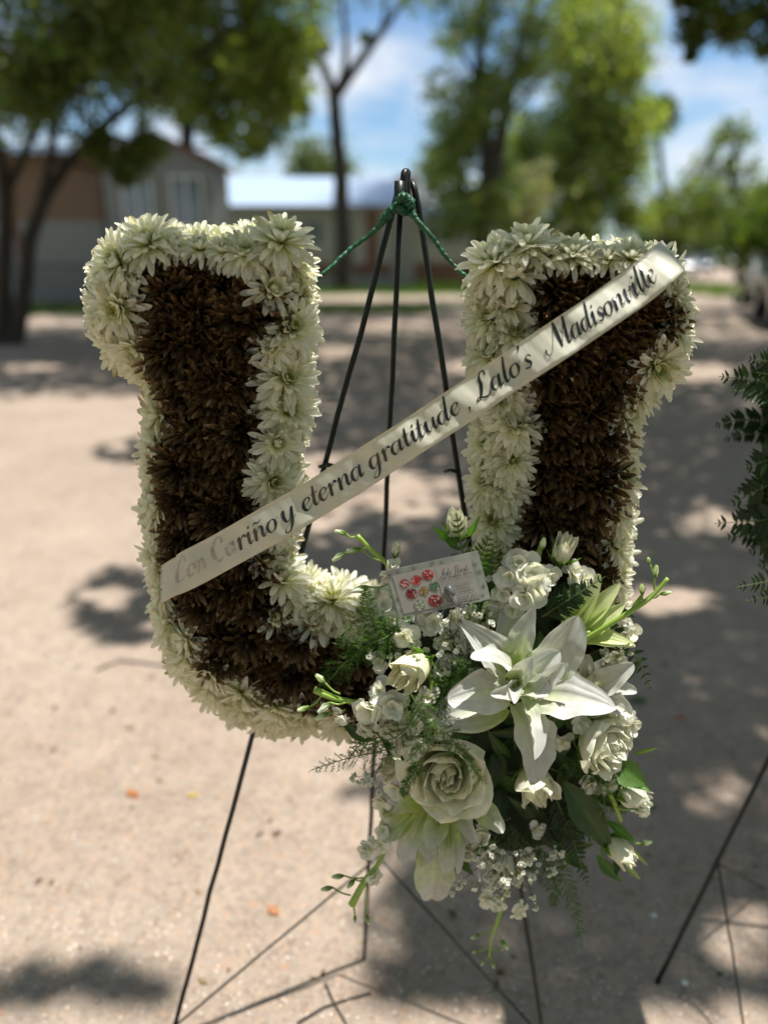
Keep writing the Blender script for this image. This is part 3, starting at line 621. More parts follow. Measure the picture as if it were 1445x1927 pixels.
# ================================================================== petals
def petal_grid(L_, W_, nl=7, nw=5, a0=0., bend=0., cup=.25, narrow=.3, peak=.7, tipr=.5, ruffle=0., rfreq=9, seed=0, mid=0., ridge=0., rnd=False):
    """petal from the origin along +Y with face +Z; rotation a0 -> a0+bend about X along its length. returns verts, u, t"""
    rg = np.random.RandomState(seed); t = 1-(1-np.linspace(0, 1, nl+1))**1.45; ang = a0+bend*t; dt = np.diff(t)
    dy = np.cos(ang); dz = np.sin(ang); y = np.concatenate([[0], np.cumsum((dy[1:]+dy[:-1])/2*dt)])*L_; z = np.concatenate([[0], np.cumsum((dz[1:]+dz[:-1])/2*dt)])*L_
    wprof = np.where(t < peak, narrow+(1-narrow)*np.sin(np.clip(t/peak, 0, 1)*math.pi/2), np.clip(1-((t-peak)/(1-peak)), 0, 1)**tipr)
    if rnd: wprof = np.where(t < peak, wprof, np.sqrt(np.clip(1-np.clip((t-peak)/(1-peak), 0, 1)**2.3, 0, 1)))
    wprof[-1] = max(wprof[-1], .22 if rnd else .08)
    ph = rg.uniform(0, 6.3, 4); u = np.linspace(-1, 1, nw); V = np.zeros((nl+1, nw, 3))
    for i in range(nl+1):
        hw = W_/2*wprof[i]; nrm = np.array([0, -math.sin(ang[i]), math.cos(ang[i])])
        off = cup*hw*(u**2)+mid*W_*np.exp(-(u*5)**2)*(1-t[i]**2)+ridge*W_*np.cos(u*19)*np.sin(math.pi*t[i])
        rf = ruffle*W_*(np.sin(rfreq*t[i]*(1+.2*ph[3])+ph[0]+(u > 0)*2.1)+.6*np.sin(rfreq*1.9*t[i]+ph[1]+u*2))*np.abs(u)**1.6*np.sin(math.pi*min(1, t[i]*1.1+.05))
        wv = 1+ruffle*.5*np.sin(rfreq*1.3*t[i]+ph[2])
        V[i] = np.array([0, y[i], z[i]])+np.outer(hw*u*wv, [1, 0, 0])+np.outer(off+rf, nrm)
    UU, TT = np.meshgrid(u, t); F = [(i*nw+j, i*nw+j+1, (i+1)*nw+j+1, (i+1)*nw+j) for i in range(nl) for j in range(nw-1)]
    return V.reshape(-1, 3), F, UU.ravel(), TT.ravel()
def frame(base, tip, nrm, V):
    """map petal so that its chord runs base->tip and its face looks along nrm"""
    V = np.asarray(V); nw_end = V[-len(V)//1:]; end = V[np.argmax(V[:, 1]**2+V[:, 2]**2)].copy(); end[0] = 0
    ly = end/np.linalg.norm(end); lx = np.array([1., 0, 0]); lz = np.cross(lx, ly); A = np.stack([lx, ly, lz])
    d = np.array(tip)-np.array(base); Ld = np.linalg.norm(d); wy = d/Ld; n_ = np.array(nrm, dtype=float); n_ -= wy*np.dot(n_, wy); n_ /= np.linalg.norm(n_); wx = np.cross(wy, n_)
    s = Ld/np.linalg.norm(end); q = V@A.T; q[:, 1] *= s; q[:, 2] *= s**.5
    return np.array(base)+q@np.stack([wx, wy, n_])
def mixc(a, b_, t): t = np.clip(np.asarray(t), 0, 1)[..., None]; return np.array(a)*(1-t)+np.array(b_)*t

# ------------------------------------------------------------------ chrysanthemum heads
def mum_mesh(seed, kind):
    rg = random.Random(seed); mb = MB(); openc = rg.random()
    if kind == 'white': rings = [(18, .034, 96, -22), (18, .033, 84, -18), (16, .031, 70, -10), (15, .027, 56, 0), (12, .020, 46, 20), (13, .0135, 46, 45), (14, .0095, 44, 50), (12, .0075, 32, 40), (10, .006, 18, 20), (6, .005, 5, 10)]
    elif kind == 'bud': rings = [(14, .030, 92, -30), (14, .027, 72, -20), (13, .022, 46, 30), (12, .018, 30, 55), (11, .0135, 22, 60), (9, .010, 14, 50), (6, .007, 6, 30)]
    else: rings = [(18, .032, 90, -10), (18, .031, 76, -5), (18, .030, 62, 0), (17, .027, 50, 8), (15, .023, 38, 14), (12, .018, 27, 20), (10, .013, 16, 25), (6, .009, 5, 0)]
    for ri, (n, L_, tilt, bend) in enumerate(rings):
        off = rg.uniform(0, 6.3)
        for k in range(n):
            ph = off+2*math.pi*(k+rg.uniform(-.28, .28))/n; l = L_*rg.uniform(.84, 1.1); tl = R(tilt+rg.uniform(-9, 9)*(1.7 if kind == 'bronze' else 1)); bd = R(-bend+rg.uniform(-22, 14))
            W_ = (.0065 if kind != 'bronze' else .0050)*(.72+.28*min(1, l/.03))*rg.uniform(.85, 1.12)
            if l < .012: W_ = .0026
            nl = 7 if l > .018 else 4
            V, F, U, T = petal_grid(l, W_, nl, 5 if l > .018 else 3, math.pi/2-tl, -bd if True else 0, rg.uniform(.5, .95), .34, .70, .5, seed=rg.randrange(9999), rnd=True)
            V[:, 0] += (rg.uniform(-.2, .2)*T**2)*l*.5
            V[:, 1] += .0016+.0006*(8-ri)*.2; V[:, 2] += .0016*ri*.5-.002
            # after rotation about z: local +Y becomes radial; face +Z towards the axis
            ca, sa = math.cos(ph), math.sin(ph); X = V[:, 0]*ca-V[:, 1]*sa; Y = V[:, 0]*sa+V[:, 1]*ca
            V = np.stack([X, Y, V[:, 2]], 1); fr = ri/(len(rings)-1)
            if kind == 'bronze':
                g_ = rg.uniform(.7, 1.35); dark = np.array((.010, .0068, .0048)); br = np.array((.37, .222, .10)); C = mixc(dark, br*g_, T**2.3*.66+.40*np.abs(U)**3*T**.7-.04)
                if rg.random() < .05: C = mixc(C.mean(0), (.42, .30, .16), T)
            else:
                g_ = rg.uniform(.93, 1.03); wh = np.array((.92, .91, .84))*g_; cream = np.array((.84, .85, .46)); gr = np.array((.46, .52, .05)) if kind == 'white' else np.array((.50, .58, .16))
                k2 = max(0, fr-.35)*(1.5 if kind == 'white' else .9); k2 = min(1, k2); basec = cream if fr < .35 else gr; tipc = wh*(1-k2)+np.array((.68, .71, .12))*k2
                C = mixc(basec, tipc, T*2.1-.16-fr*.35)
            if kind != 'bronze' and rg.random() < .035: C = mixc(C.mean(0), (.42, .33, .16), np.clip(T*1.6-.7, 0, .8))
            mb.add(V, F, C)
    # green calyx and short stem
    tube(mb, [(0, 0, -.02), (0, 0, -.006), (0, 0, .001)], [.003, .006, .006], 8, (.06, .11, .03))
    return mb.mesh('chrysanthemum')
MUM_W = [mum_mesh(100+i, 'white') for i in range(7)]; MUM_C = [mum_mesh(200+i, 'bud') for i in range(4)]; MUM_B = [mum_mesh(300+i, 'bronze') for i in range(6)]
letter = empty('floral_letter', P(700, 1300, .74)); tag(letter, 'large letter U covered in white and bronze-painted chrysanthemums', 'floral letter')
LO = letter.location.copy()
mumcount = [0]
def place(me, mat, name, pos, nrm, sc, parent, O, spin=None):
    n_ = Vector(nrm).normalized(); q = n_.to_track_quat('Z', 'Y'); M = Matrix.Translation(Vector(pos)-O)@q.to_matrix().to_4x4()@Matrix.Rotation(rng.uniform(0, 6.3) if spin is None else spin, 4, 'Z')@Matrix.Scale(sc, 4)
    return link(name, me, mat, parent, M=M)
YF = .708
def ysurf(py): return YF+.0
BR_L = [(262, 530), (330, 522), (430, 522), (490, 555), (500, 640), (480, 700), (470, 900), (478, 1040), (510, 1150), (590, 1215), (700, 1222), (860, 1300), (850, 1400), (740, 1345), (640, 1320), (520, 1300), (420, 1235), (355, 1130), (335, 1000), (335, 860), (340, 730), (285, 640), (250, 560)]
BR_R = [(1030, 540), (1100, 535), (1180, 535), (1235, 575), (1240, 630), (1180, 680), (1132, 800), (1118, 1000), (1105, 1250), (1030, 1250), (1005, 1040), (1005, 960), (1015, 800), (1015, 640)]
def poisson(poly, dmin, tries=4000):
    xs = [p[0] for p in poly]; ys = [p[1] for p in poly]; o = []
    for _ in range(tries):
        x, y = rng.uniform(min(xs), max(xs)), rng.uniform(min(ys), max(ys))
        if inpoly(x, y, poly) and all((x-a)**2+(y-b_)**2 > dmin*dmin for a, b_ in o): o.append((x, y))
    return o
for poly in (BR_L, BR_R):
    for (x, y) in poisson(poly, 37):
        tl = Vector((rng.gauss(0, .28), -1, rng.gauss(.18+(.38 if x > 850 else 0), .25)))
        o = place(rng.choice(MUM_B), M_bronze, 'bronze_chrysanthemum', P(x, y, YF+rng.uniform(-.006, .008)), tl, rng.uniform(.88, 1.08), letter, LO)
brn = BR_L+BR_R
def outward(x, y):
    bx_, by_ = min(brn, key=lambda p: (p[0]-x)**2+(p[1]-y)**2); v = Vector((x-bx_, 0, -(y-by_)))
    return v.normalized() if v.length > 1 else Vector((0, 0, 1))
# (x, y, facing front, outward x, outward z, depth offset, scale, mesh kind)
FR = [(226, 495, .9, -.55, .3, -.002, 1.05, 0), (226, 578, 1, -.5, -.35, -.004, 1.0, 0), (283, 455, .8, -.2, .8, .004, .95, 0), (330, 462, .5, 0, .8, .006, .72, 1), (378, 464, .8, .05, .8, .004, .66, 1), (420, 470, .9, .1, .7, .0, .66, 1),
      (462, 474, 1, .1, .6, -.002, .7, 0), (492, 492, 1, .2, .4, -.004, .75, 1), (528, 452, .6, .3, .9, .006, 1.08, 0), (510, 545, 1, .35, .1, -.010, .85, 1), (548, 615, 1, .5, .1, .0, 1.05, 0), (512, 655, 1, .1, 0, -.012, .8, 1), (537, 712, 1, .4, .1, .0, .95, 0),
      (541, 772, 1, .5, 0, .002, .95, 0), (520, 835, 1, .2, 0, -.009, .92, 1), (512, 905, .9, .5, -.1, -.007, .9, 0), (538, 935, .8, .7, 0, .006, .95, 0), (515, 985, 1, .4, .1, .0, .9, 0), (500, 1050, 1, .3, .1, -.002, .85, 1),
      (532, 1090, .8, .2, .8, .0, 1.05, 1), (522, 1160, 1, .15, .2, -.004, .85, 1), (592, 1170, 1, .1, .5, -.004, 1.0, 1), (625, 1130, .5, .0, 1, .008, 1.05, 0), (672, 1160, .7, .1, .9, .004, .9, 0), (560, 1120, .6, .2, .8, .01, .9, 0),
      (968, 518, 1, -.3, .3, -.004, 1.08, 1), (930, 490, .5, -.7, .7, .008, 1, 0), (962, 575, 1, -.2, .1, -.004, .85, 1), (925, 600, .7, -.8, 0, .008, 1.0, 0), (970, 628, 1, -.15, 0, -.004, .9, 0), (928, 665, .7, -.8, .1, .006, .95, 0), (955, 700, .9, -.4, 0, .0, .9, 0),
      (950, 750, .9, -.4, 0, .0, .9, 0), (967, 798, 1, -.1, .1, -.005, .92, 0), (925, 830, .6, -.8, -.1, .008, 1.0, 0), (962, 866, 1, -.15, 0, -.005, .9, 0), (922, 905, .6, -.8, 0, .006, .95, 0), (955, 925, 1, -.1, -.1, -.003, .85, 0), (930, 980, .8, -.5, 0, .0, .9, 0), (958, 1000, 1, 0, 0, -.002, .8, 1), (945, 1050, 1, -.4, 0, 0, .9, 0),
      (1030, 475, .8, -.1, .9, .004, .8, 0), (1075, 478, .7, 0, .9, .002, .8, 0), (1105, 482, .9, 0, .8, -.001, .6, 1), (1143, 484, .9, 0, .8, -.002, .66, 1), (1185, 484, .8, .1, .9, -.001, .8, 0), (1225, 500, .7, .4, .8, .004, .9, 0), (985, 462, .6, -.1, 1, .008, 1.0, 0),
      (1268, 560, .3, .9, .2, .012, .95, 0), (1268, 625, .4, .9, -.2, .010, 1.0, 0), (1232, 690, .8, .3, -.6, .0, 1.05, 0), (1200, 735, .5, .7, -.2, .010, .9, 0), (1172, 785, .6, .8, 0, .006, .85, 0), (1168, 845, .7, .8, 0, .006, .85, 1), (1164, 905, .6, .8, 0, .006, .9, 0), (1160, 965, .6, .8, 0, .006, .85, 0), (1155, 1025, .7, .8, 0, .006, .9, 1), (1150, 1085, .6, .8, 0, .006, .85, 0), (1146, 1145, .6, .8, 0, .006, .85, 0),
      (262, 655, .7, -.4, -.7, .004, 1.0, 0),
      (352, 1200, .6, -.8, -.5, .004, .9, 0), (395, 1262, .7, -.5, -.8, .002, 1.0, 0), (455, 1305, .7, -.3, -.9, .002, 1.0, 0), (520, 1330, .7, -.1, -1, .002, 1.0, 0), (580, 1335, .7, 0, -1, .002, .95, 0), (640, 1340, .7, .1, -1, .002, 1.0, 0)]
for (x, y, f, ox, oz, dd, sc, kd) in FR:
    if y < 500 and oz > .5: dd -= .007; y += 4
    me = rng.choice(MUM_C if kd else MUM_W); place(me, M_white, 'white_chrysanthemum', P(x, y, YF-.004+dd), (ox+rng.gauss(0, .08), -f, oz+(.55 if x > 850 else .22)+rng.gauss(0, .08)), sc*rng.uniform(.88, 1.02), letter, LO)
SIDE = [(205, 520, -1, .2), (200, 590, -1, -.1), (225, 640, -.8, -.6), (215, 465, -.7, .7), (265, 432, -.2, 1), (320, 438, 0, 1), (372, 444, 0, 1), (425, 444, 0, 1), (478, 440, .1, 1), (535, 452, .6, .8), (562, 500, .9, .4), (570, 560, 1, .1), (566, 625, 1, 0), (562, 690, 1, 0), (558, 755, 1, 0), (550, 820, 1, 0), (540, 885, 1, 0), (540, 945, 1, 0), (532, 1005, 1, 0), (535, 1058, .9, .4),
        (590, 1105, .3, 1), (640, 1125, .1, 1), (700, 1140, 0, 1), (275, 690, -.6, -.8), (305, 720, -.9, -.3), (300, 780, -1, 0), (297, 835, -1, 0), (298, 890, -1, 0), (299, 945, -1, 0), (302, 1000, -1, 0), (305, 1055, -1, 0), (312, 1115, -1, -.1), (325, 1170, -1, -.3), (350, 1235, -.8, -.6), (398, 1290, -.6, -.8), (455, 1325, -.3, -1), (515, 1345, -.1, -1), (575, 1352, 0, -1), (640, 1352, .1, -1), (700, 1345, .1, -1),
        (925, 500, -.8, .6), (920, 560, -1, .1), (918, 620, -1, 0), (922, 680, -1, 0), (925, 740, -1, 0), (925, 800, -1, 0), (925, 860, -1, 0), (925, 920, -1, 0), (925, 980, -1, 0), (925, 1040, -1, 0), (960, 462, -.2, 1), (1015, 466, 0, 1), (1070, 468, 0, 1), (1125, 472, 0, 1), (1180, 472, .1, 1), (1232, 485, .5, .9), (1262, 530, 1, .3), (1268, 590, 1, 0), (1262, 645, .9, -.5), (1225, 690, .5, -.9), (1182, 730, 1, -.3), (1172, 790, 1, 0), (1168, 850, 1, 0), (1163, 910, 1, 0), (1160, 970, 1, 0), (1155, 1030, 1, 0), (1150, 1090, 1, 0), (1146, 1150, 1, 0), (1140, 1210, 1, 0), (1120, 1270, .9, -.4), (1075, 1320, .7, -.8), (1010, 1350, .3, -1), (930, 1360, 0, -1), (840, 1362, 0, -1), (770, 1355, 0, -1)]
for (x, y, ox, oz) in SIDE:
    for yy, ff in ((.728, .35), (.762, -.1)):
        place(rng.choice(MUM_W), M_white, 'white_chrysanthemum', P(x+rng.uniform(-4, 4)+(3 if yy > .75 else 0)*-ox-(8 if 530 < x < 600 else 0)-(10 if x > 1240 else 0), y+(18 if yy > .75 else 0)*abs(ox)+rng.uniform(-4, 4)+(24 if y < 510 and oz > .5 else 0), yy), (ox+rng.gauss(0, .1), -ff+rng.gauss(0, .12), oz+rng.gauss(0, .1)), rng.uniform(.86, 1.0), letter, LO)
# foam body
def slab(name, poly, y0, y1, mat, parent, O):
    n = len(poly); mb = MB(); V_ = [P(x, y, y0)-O for x, y in poly]; V_ += [Vector((v.x, v.y+(y1-y0), v.z)) for v in V_]
    mb.add(V_, [tuple(range(n))[::-1], tuple(range(n, 2*n))]+[(i, (i+1) % n, n+(i+1) % n, n+i) for i in range(n)], (.05, .08, .03)); return mb.build(name, mat, parent, False)
slab('foam_base', [(222, 478), (280, 462), (500, 462), (548, 500), (548, 640), (536, 900), (525, 1060), (580, 1128), (760, 1160), (900, 1140), (935, 1040), (940, 600), (935, 490), (990, 478), (1230, 490), (1255, 560), (1250, 645), (1165, 720), (1145, 1100), (1120, 1240), (1040, 1320), (900, 1345), (600, 1342), (480, 1325), (370, 1250), (322, 1120), (312, 760), (240, 650), (215, 560)], .728, .775, M_foam, letter, LO)

# ================================================================== ribbon with foil script
RIB = [(318, 1096, .770, 70, .0), (304, 1101, .745, 70, .0), (300, 1102, .716, 70, .0), (304, 1100, .690, 71, .05), (332, 1084, .669, 72, .1), (430, 1032, .660, 72, .05), (600, 934, .657, 72, .1), (800, 806, .656, 72, .22), (940, 713, .655, 72, .30), (1100, 607, .656, 74, .36), (1205, 533, .661, 75, .55), (1250, 494, .672, 72, .9), (1266, 480, .70, 70, 1.1), (1262, 482, .73, 70, .6), (1245, 492, .765, 70, .2)]
rc = crom(RIB, 12); seg = np.hypot(np.diff(rc[:, 0]), np.diff(rc[:, 1])); ribs = np.concatenate([[0], np.cumsum(seg)])
def rib_at(s, t, lift=0.0):
    """s: length along the ribbon in px, t: -1 lower edge .. 1 upper edge"""
    x, y, dep, wd, lean = [np.interp(s, ribs, rc[:, k]) for k in range(5)]
    s2 = s+4; tx, ty = np.interp(s2, ribs, rc[:, 0])-np.interp(s-4, ribs, rc[:, 0]), np.interp(s2, ribs, rc[:, 1])-np.interp(s-4, ribs, rc[:, 1]); l = math.hypot(tx, ty)+1e-9
    nx, ny = ty/l, -tx/l      # towards the upper edge
    if x < 380 and s < 300: k_ = smooth(310, 380, x); nx = nx*k_; ny = ny*k_-1*(1-k_); l2 = math.hypot(nx, ny); nx, ny = nx/l2, ny/l2
    if s < 60 or s > ribs[-1]-60: nx, ny = (0, -1) if s < 60 else (-.61, -.79)
    wv = .0026*math.sin(s*.019+.4)+.0012*math.sin(s*.043+t*1.5)+.0006*math.sin(s*.097+t*1.4+math.sin(s*.01))+.0002*math.sin(s*.31+t*3)+.0008*(t*t)*math.sin(s*.013)
    hw = wd/2*(1+.012*math.sin(s*.03))
    # lean tips the upper edge away from the viewer so the ribbon looks a little upwards
    return P(x+nx*t*hw, y+ny*t*hw, dep+wv+lean*t*hw*.00050-lift)
def sat_ribbon():
    m, nt, b, o = mat_base('satin_ribbon'); n1 = noise(nt, 2500, 2, .5); n2 = noise(nt, 30, 4, .5, stretch=(1, 1, 1))
    c = ramp(nt, n2, [(.3, (.72, .705, .59)), (.7, (.81, .795, .69))]); nt.links.new(c, b.inputs['Base Color']); b.inputs['Roughness'].default_value = .36; b.inputs['Sheen Weight'].default_value = .25
    b.inputs['Specular IOR Level'].default_value = .55; b.inputs['Anisotropic'].default_value = .4; nt.links.new(bump(nt, n1, .25, .0003), b.inputs['Normal'])
    t = N(nt, 'ShaderNodeBsdfTranslucent'); t.inputs[0].default_value = (.62, .60, .46, 1); mx = N(nt, 'ShaderNodeMixShader'); mx.inputs[0].default_value = .38
    nt.links.new(b.outputs[0], mx.inputs[1]); nt.links.new(t.outputs[0], mx.inputs[2]); nt.links.new(mx.outputs[0], o.inputs[0]); return m
M_rib = sat_ribbon()
M_foil = simple('black_foil_lettering', (.012, .014, .017), .16, metal=.35, spec=.9, var=.5, scale=150, bumps=.8, bscale=260, bdist=.0008)
M_foil_glare = simple('black_foil_painted_glare', (.30, .31, .29), .22, metal=.9, var=.3, scale=150, bumps=.8, bscale=260, bdist=.0008)  # same dark foil, its bright reflection put into the base colour
ns = 190; V_ = []; ts = np.linspace(-1, 1, 9); RO = rib_at(500, 0)
for lift in (0, -.0004):
    for i in range(ns+1):
        for t in ts: V_.append(rib_at(ribs[-1]*i/ns, t, lift)-RO)
nt_ = 9; off = (ns+1)*nt_; F_ = []
for i in range(ns):
    for j in range(nt_-1):
        a = i*nt_+j; F_ += [(a, a+nt_, a+nt_+1, a+1), (off+a, off+a+1, off+a+nt_+1, off+a+nt_)]
    for j in (0, nt_-1): a = i*nt_+j; F_.append((a, off+a, off+a+nt_, a+nt_))
mb = MB(); mb.add(V_, F_); ribbon = mb.build('ribbon', M_rib, loc=RO)
tag(ribbon, 'cream satin ribbon banner with dark script crossing the letter diagonally', 'ribbon')
# the ribbon's end folded over the shoulder of the right arm
# script letters: strokes of (x, y, pen width)
GL = {
 'o': (.93, [[(.5, 1, .09), (.2, .85, .24), (.07, .45, .33), (.22, .06, .18), (.42, 0, .1), (.66, .18, .2), (.76, .55, .3), (.66, .9, .17), (.48, 1, .09)], [(.6, .93, .05), (.85, .85, .05), (1.0, .95, .05)]]),
 'n': (1.08, [[(.02, .7, .05), (.2, 1, .2), (.2, .5, .32), (.2, 0, .3)], [(.22, .3, .05), (.45, .85, .08), (.65, 1, .16), (.75, .8, .3), (.73, .3, .32), (.82, .02, .18), (1.06, .25, .05)]]),
 'a': (1.0, [[(.66, .85, .06), (.45, 1, .1), (.15, .82, .25), (.07, .4, .33), (.2, .03, .18), (.4, .06, .08), (.62, .45, .06)], [(.74, 1, .24), (.68, .5, .32), (.72, .06, .22), (.98, .25, .05)]]),
 'r': (.74, [[(.0, .7, .05), (.2, 1.02, .2), (.2, .5, .3), (.2, 0, .3)], [(.22, .4, .05), (.38, .82, .08), (.56, 1.02, .2), (.68, .86, .24)]]),
 'i': (.52, [[(.0, .7, .05), (.2, 1, .26), (.18, .4, .31), (.26, .02, .2), (.52, .25, .05)], [(.27, 1.36, .2), (.30, 1.46, .22)]]),
 't': (.56, [[(.26, 1.62, .16), (.2, 1, .3), (.17, .35, .31), (.28, .01, .18), (.54, .25, .05)], [(-.02, 1.0, .09), (.5, 1.03, .09)]]),
 'e': (.74, [[(.1, .42, .05), (.48, .58, .07), (.6, .84, .17), (.42, 1, .1), (.15, .8, .23), (.07, .4, .33), (.25, .02, .19), (.5, .08, .08), (.76, .4, .05)]]),
 'y': (.98, [[(.0, .75, .05), (.2, 1, .22), (.17, .5, .32), (.32, .05, .17), (.52, .15, .07), (.72, .6, .06)], [(.8, 1, .26), (.72, .4, .32), (.64, -.3, .26), (.4, -.78, .13), (.12, -.72, .1), (.2, -.4, .06), (.7, .0, .05), (1, .28, .05)]]),
 'g': (1.0, [[(.66, .85, .06), (.45, 1, .1), (.15, .82, .25), (.07, .4, .33), (.2, .03, .18), (.4, .06, .08), (.62, .45, .06)], [(.74, 1, .22), (.68, .3, .32), (.6, -.4, .24), (.38, -.8, .12), (.1, -.7, .09), (.25, -.36, .05), (.7, -.03, .05), (1.0, .25, .05)]]),
 'u': (1.04, [[(.0, .7, .05), (.18, 1, .24), (.16, .4, .32), (.3, .02, .17), (.5, .18, .07), (.68, .6, .06)], [(.77, 1, .26), (.72, .4, .31), (.8, .02, .2), (1.04, .25, .05)]]),
 'd': (1.04, [[(.66, .85, .06), (.45, 1, .1), (.15, .82, .25), (.07, .4, .33), (.2, .03, .18), (.4, .06, .08), (.62, .45, .06)], [(.86, 2.0, .22), (.74, 1.1, .32), (.68, .35, .32), (.76, .02, .2), (1.04, .25, .05)]]),
 'l': (.54, [[(.36, 2.0, .22), (.22, 1.1, .32), (.17, .35, .31), (.28, .01, .18), (.54, .25, .05)]]),
 's': (.66, [[(.58, .8, .17), (.42, 1, .1), (.2, .85, .17), (.28, .58, .28), (.5, .32, .27), (.38, .02, .13), (.06, .1, .2)]]),
 'v': (.86, [[(.0, .7, .05), (.2, 1, .25), (.2, .5, .32), (.34, .0, .2), (.6, .4, .07), (.7, .95, .17), (.88, .84, .05)]]),
 'C': (1.12, [[(.98, 1.45, .2), (.92, 1.84, .13), (.62, 2.0, .1), (.22, 1.62, .27), (.05, .9, .4), (.2, .2, .28), (.55, -.02, .12), (.95, .28, .06)]]),
 'L': (1.2, [[(.98, 1.6, .2), (.94, 1.92, .14), (.7, 1.98, .1), (.5, 1.6, .26), (.5, 1, .38), (.36, .4, .28), (.1, .04, .12), (-.08, .14, .14), (.1, .25, .1), (.45, .06, .2), (.85, -.03, .16), (1.15, .3, .06)]]),
 'M': (1.86, [[(-.62, .5, .2), (-.6, .18, .12), (-.35, .0, .08), (-.02, .3, .06), (.32, 1.2, .06), (.6, 1.95, .07)], [(.58, 2, .3), (.72, 1.1, .42), (.84, .1, .26)], [(.84, .08, .06), (1.2, 1, .06), (1.52, 1.98, .08)], [(1.54, 2, .3), (1.47, 1, .4), (1.5, .08, .28), (1.82, .22, .05)]]),
 ',': (.3, [[(.12, .1, .26), (.1, -.12, .14), (-.02, -.34, .05)]]), '\u2019': (.3, [[(.2, 2.0, .26), (.18, 1.78, .14), (.06, 1.56, .05)]]),
 '~': (0, [[(.14, 1.3, .05), (.3, 1.48, .14), (.55, 1.36, .13), (.78, 1.52, .05)]]), ' ': (.4, [])}
GL['ñ'] = (GL['n'][0], GL['n'][1]+GL['~'][1])
SL = .30
def word_strokes(wd):
    x = 0; o = []
    for ch in wd:
        adv, st = GL[ch]; o += [[(x+a, b_, c_) for a, b_, c_ in s_] for s_ in st]; x += adv
    return o, x
def stroke_fill(mb, strokes, mapf, n=7, lift=0, nside=2, wk=.74):
    for s_ in strokes:
        s_ = [(a, b_, w_*wk) for a, b_, w_ in s_]; c_ = crom(s_, n) if len(s_) > 2 else crom([s_[0], ((s_[0][0]+s_[1][0])/2, (s_[0][1]+s_[1][1])/2, (s_[0][2]+s_[1][2])/2), s_[1]], 3); k = len(c_)
        tg = np.gradient(c_[:, :2], axis=0); tg /= np.linalg.norm(tg, axis=1)[:, None]+1e-9; nr = np.stack([-tg[:, 1], tg[:, 0]], 1); lift += .000012
        rows = [(c_[0, :2]-tg[0]*c_[0, 2]*.32, c_[0, 2]*.45, nr[0])]+[(c_[i, :2], c_[i, 2], nr[i]) for i in range(k)]+[(c_[-1, :2]+tg[-1]*c_[-1, 2]*.32, c_[-1, 2]*.45, nr[-1])]
        V_ = []
        for p, wd_, n_ in rows:
            for e in (-.5, .5): q = p+n_*wd_*e; V_.append(mapf(q[0], q[1], lift))
        mb.add(V_, [(2*i, 2*i+2, 2*i+3, 2*i+1) for i in range(len(rows)-1)])
i0 = int(rc[:40, 0].argmin()); i1 = int(rc[:, 0].argmax())
def s_of_x(x): return np.interp(x, rc[i0:i1+1, 0], ribs[i0:i1+1])
for (wd, x0, x1, xh, bl) in (('Con', 328, 384, 22, -.26), ('Ca', 397, 441, 22, -.26), ('riño', 443, 519, 22, -.26), ('y', 526, 552, 23, -.22), ('eterna', 566, 681, 23, -.22), ('gratitude', 692, 862, 22, -.2), (',', 873, 880, 23, -.3), ('Lalo\u2019s', 893, 997, 24, -.26), ('Madisonville', 1034, 1228, 25, -.30)):
    st, adv = word_strokes(wd); s0, s1 = s_of_x(x0), s_of_x(x1); kx = (s1-s0)/adv; ky = xh*.94
    if wd == ',': kx = 24
    def mp_(x, y, lf_, s0=s0, kx=kx, ky=ky, bl=bl): 
        s = s0+x*kx+SL*y*ky; t = (bl*36+y*ky-4)/36.0; return rib_at(s, t, .0005+lf_)-RO
    mb = MB(); stroke_fill(mb, st, mp_); o = mb.build('lettering', M_foil if wd not in ('Con', 'Ca') else M_foil_glare, ribbon, False)
    if wd in ('Con', 'Ca'): o['label'] = 'silvery reflecting foil letters near the ribbon\u2019s left end'
# ================================================================== corner spray
spray = empty('flower_spray', P(980, 1400, .70)); tag(spray, 'white lily, rose and fern spray fixed on the lower right of the letter', 'flower spray'); SO = spray.location.copy()
def sub(parent, me, name, mat): return link(name, me, mat, parent)
def V3(p): return np.array(p)
def lily_col(T, U, green, warm=0):
    wh = np.array((.63, .635, .615)); gr = np.array((.50, .62, .17)); C = mixc(gr, wh, (T*1.6+green-.05)); mid = np.exp(-(U*5)**2)*(1-T)*.5; C = C*(1-mid[:, None])+np.array((.66, .76, .32))*mid[:, None]
    C *= (1-.05*np.abs(np.sin(U*22)))[:, None]*1.0
    tipm = np.clip((T-.965)*30, 0, 1)*warm; C = C*(1-tipm[:, None])+np.array((.5, .25, .08))*tipm[:, None]; return C
def lpetal(parent, O, b_, t_, n_, W_, bend=-.9, a0=.5, cup=.3, ruf=.03, peak=.52, green=.15, warm=0, tipr=.62, seed=None, mat=None, narrow=.35, nw=11, col=None, name='petal'):
    seed = rng.randrange(9999) if seed is None else seed
    Ln = (Vector(t_)-Vector(b_)).length
    V, F, U, T = petal_grid(Ln, W_*1.08, 20, 19, a0, bend, cup, narrow, peak, tipr*.88, ruf*1.5, 11, seed, mid=-.07, ridge=.017)
    V = frame(b_, t_, n_, V)-V3(O); mb = MB(); mb.add(V, F, lily_col(T, U, green, warm) if col is None else col(T, U)); return mb.build(name, mat or M_lily, parent)
def pf(x, y, d): return P(x, y, d)
PXB = 1/1950
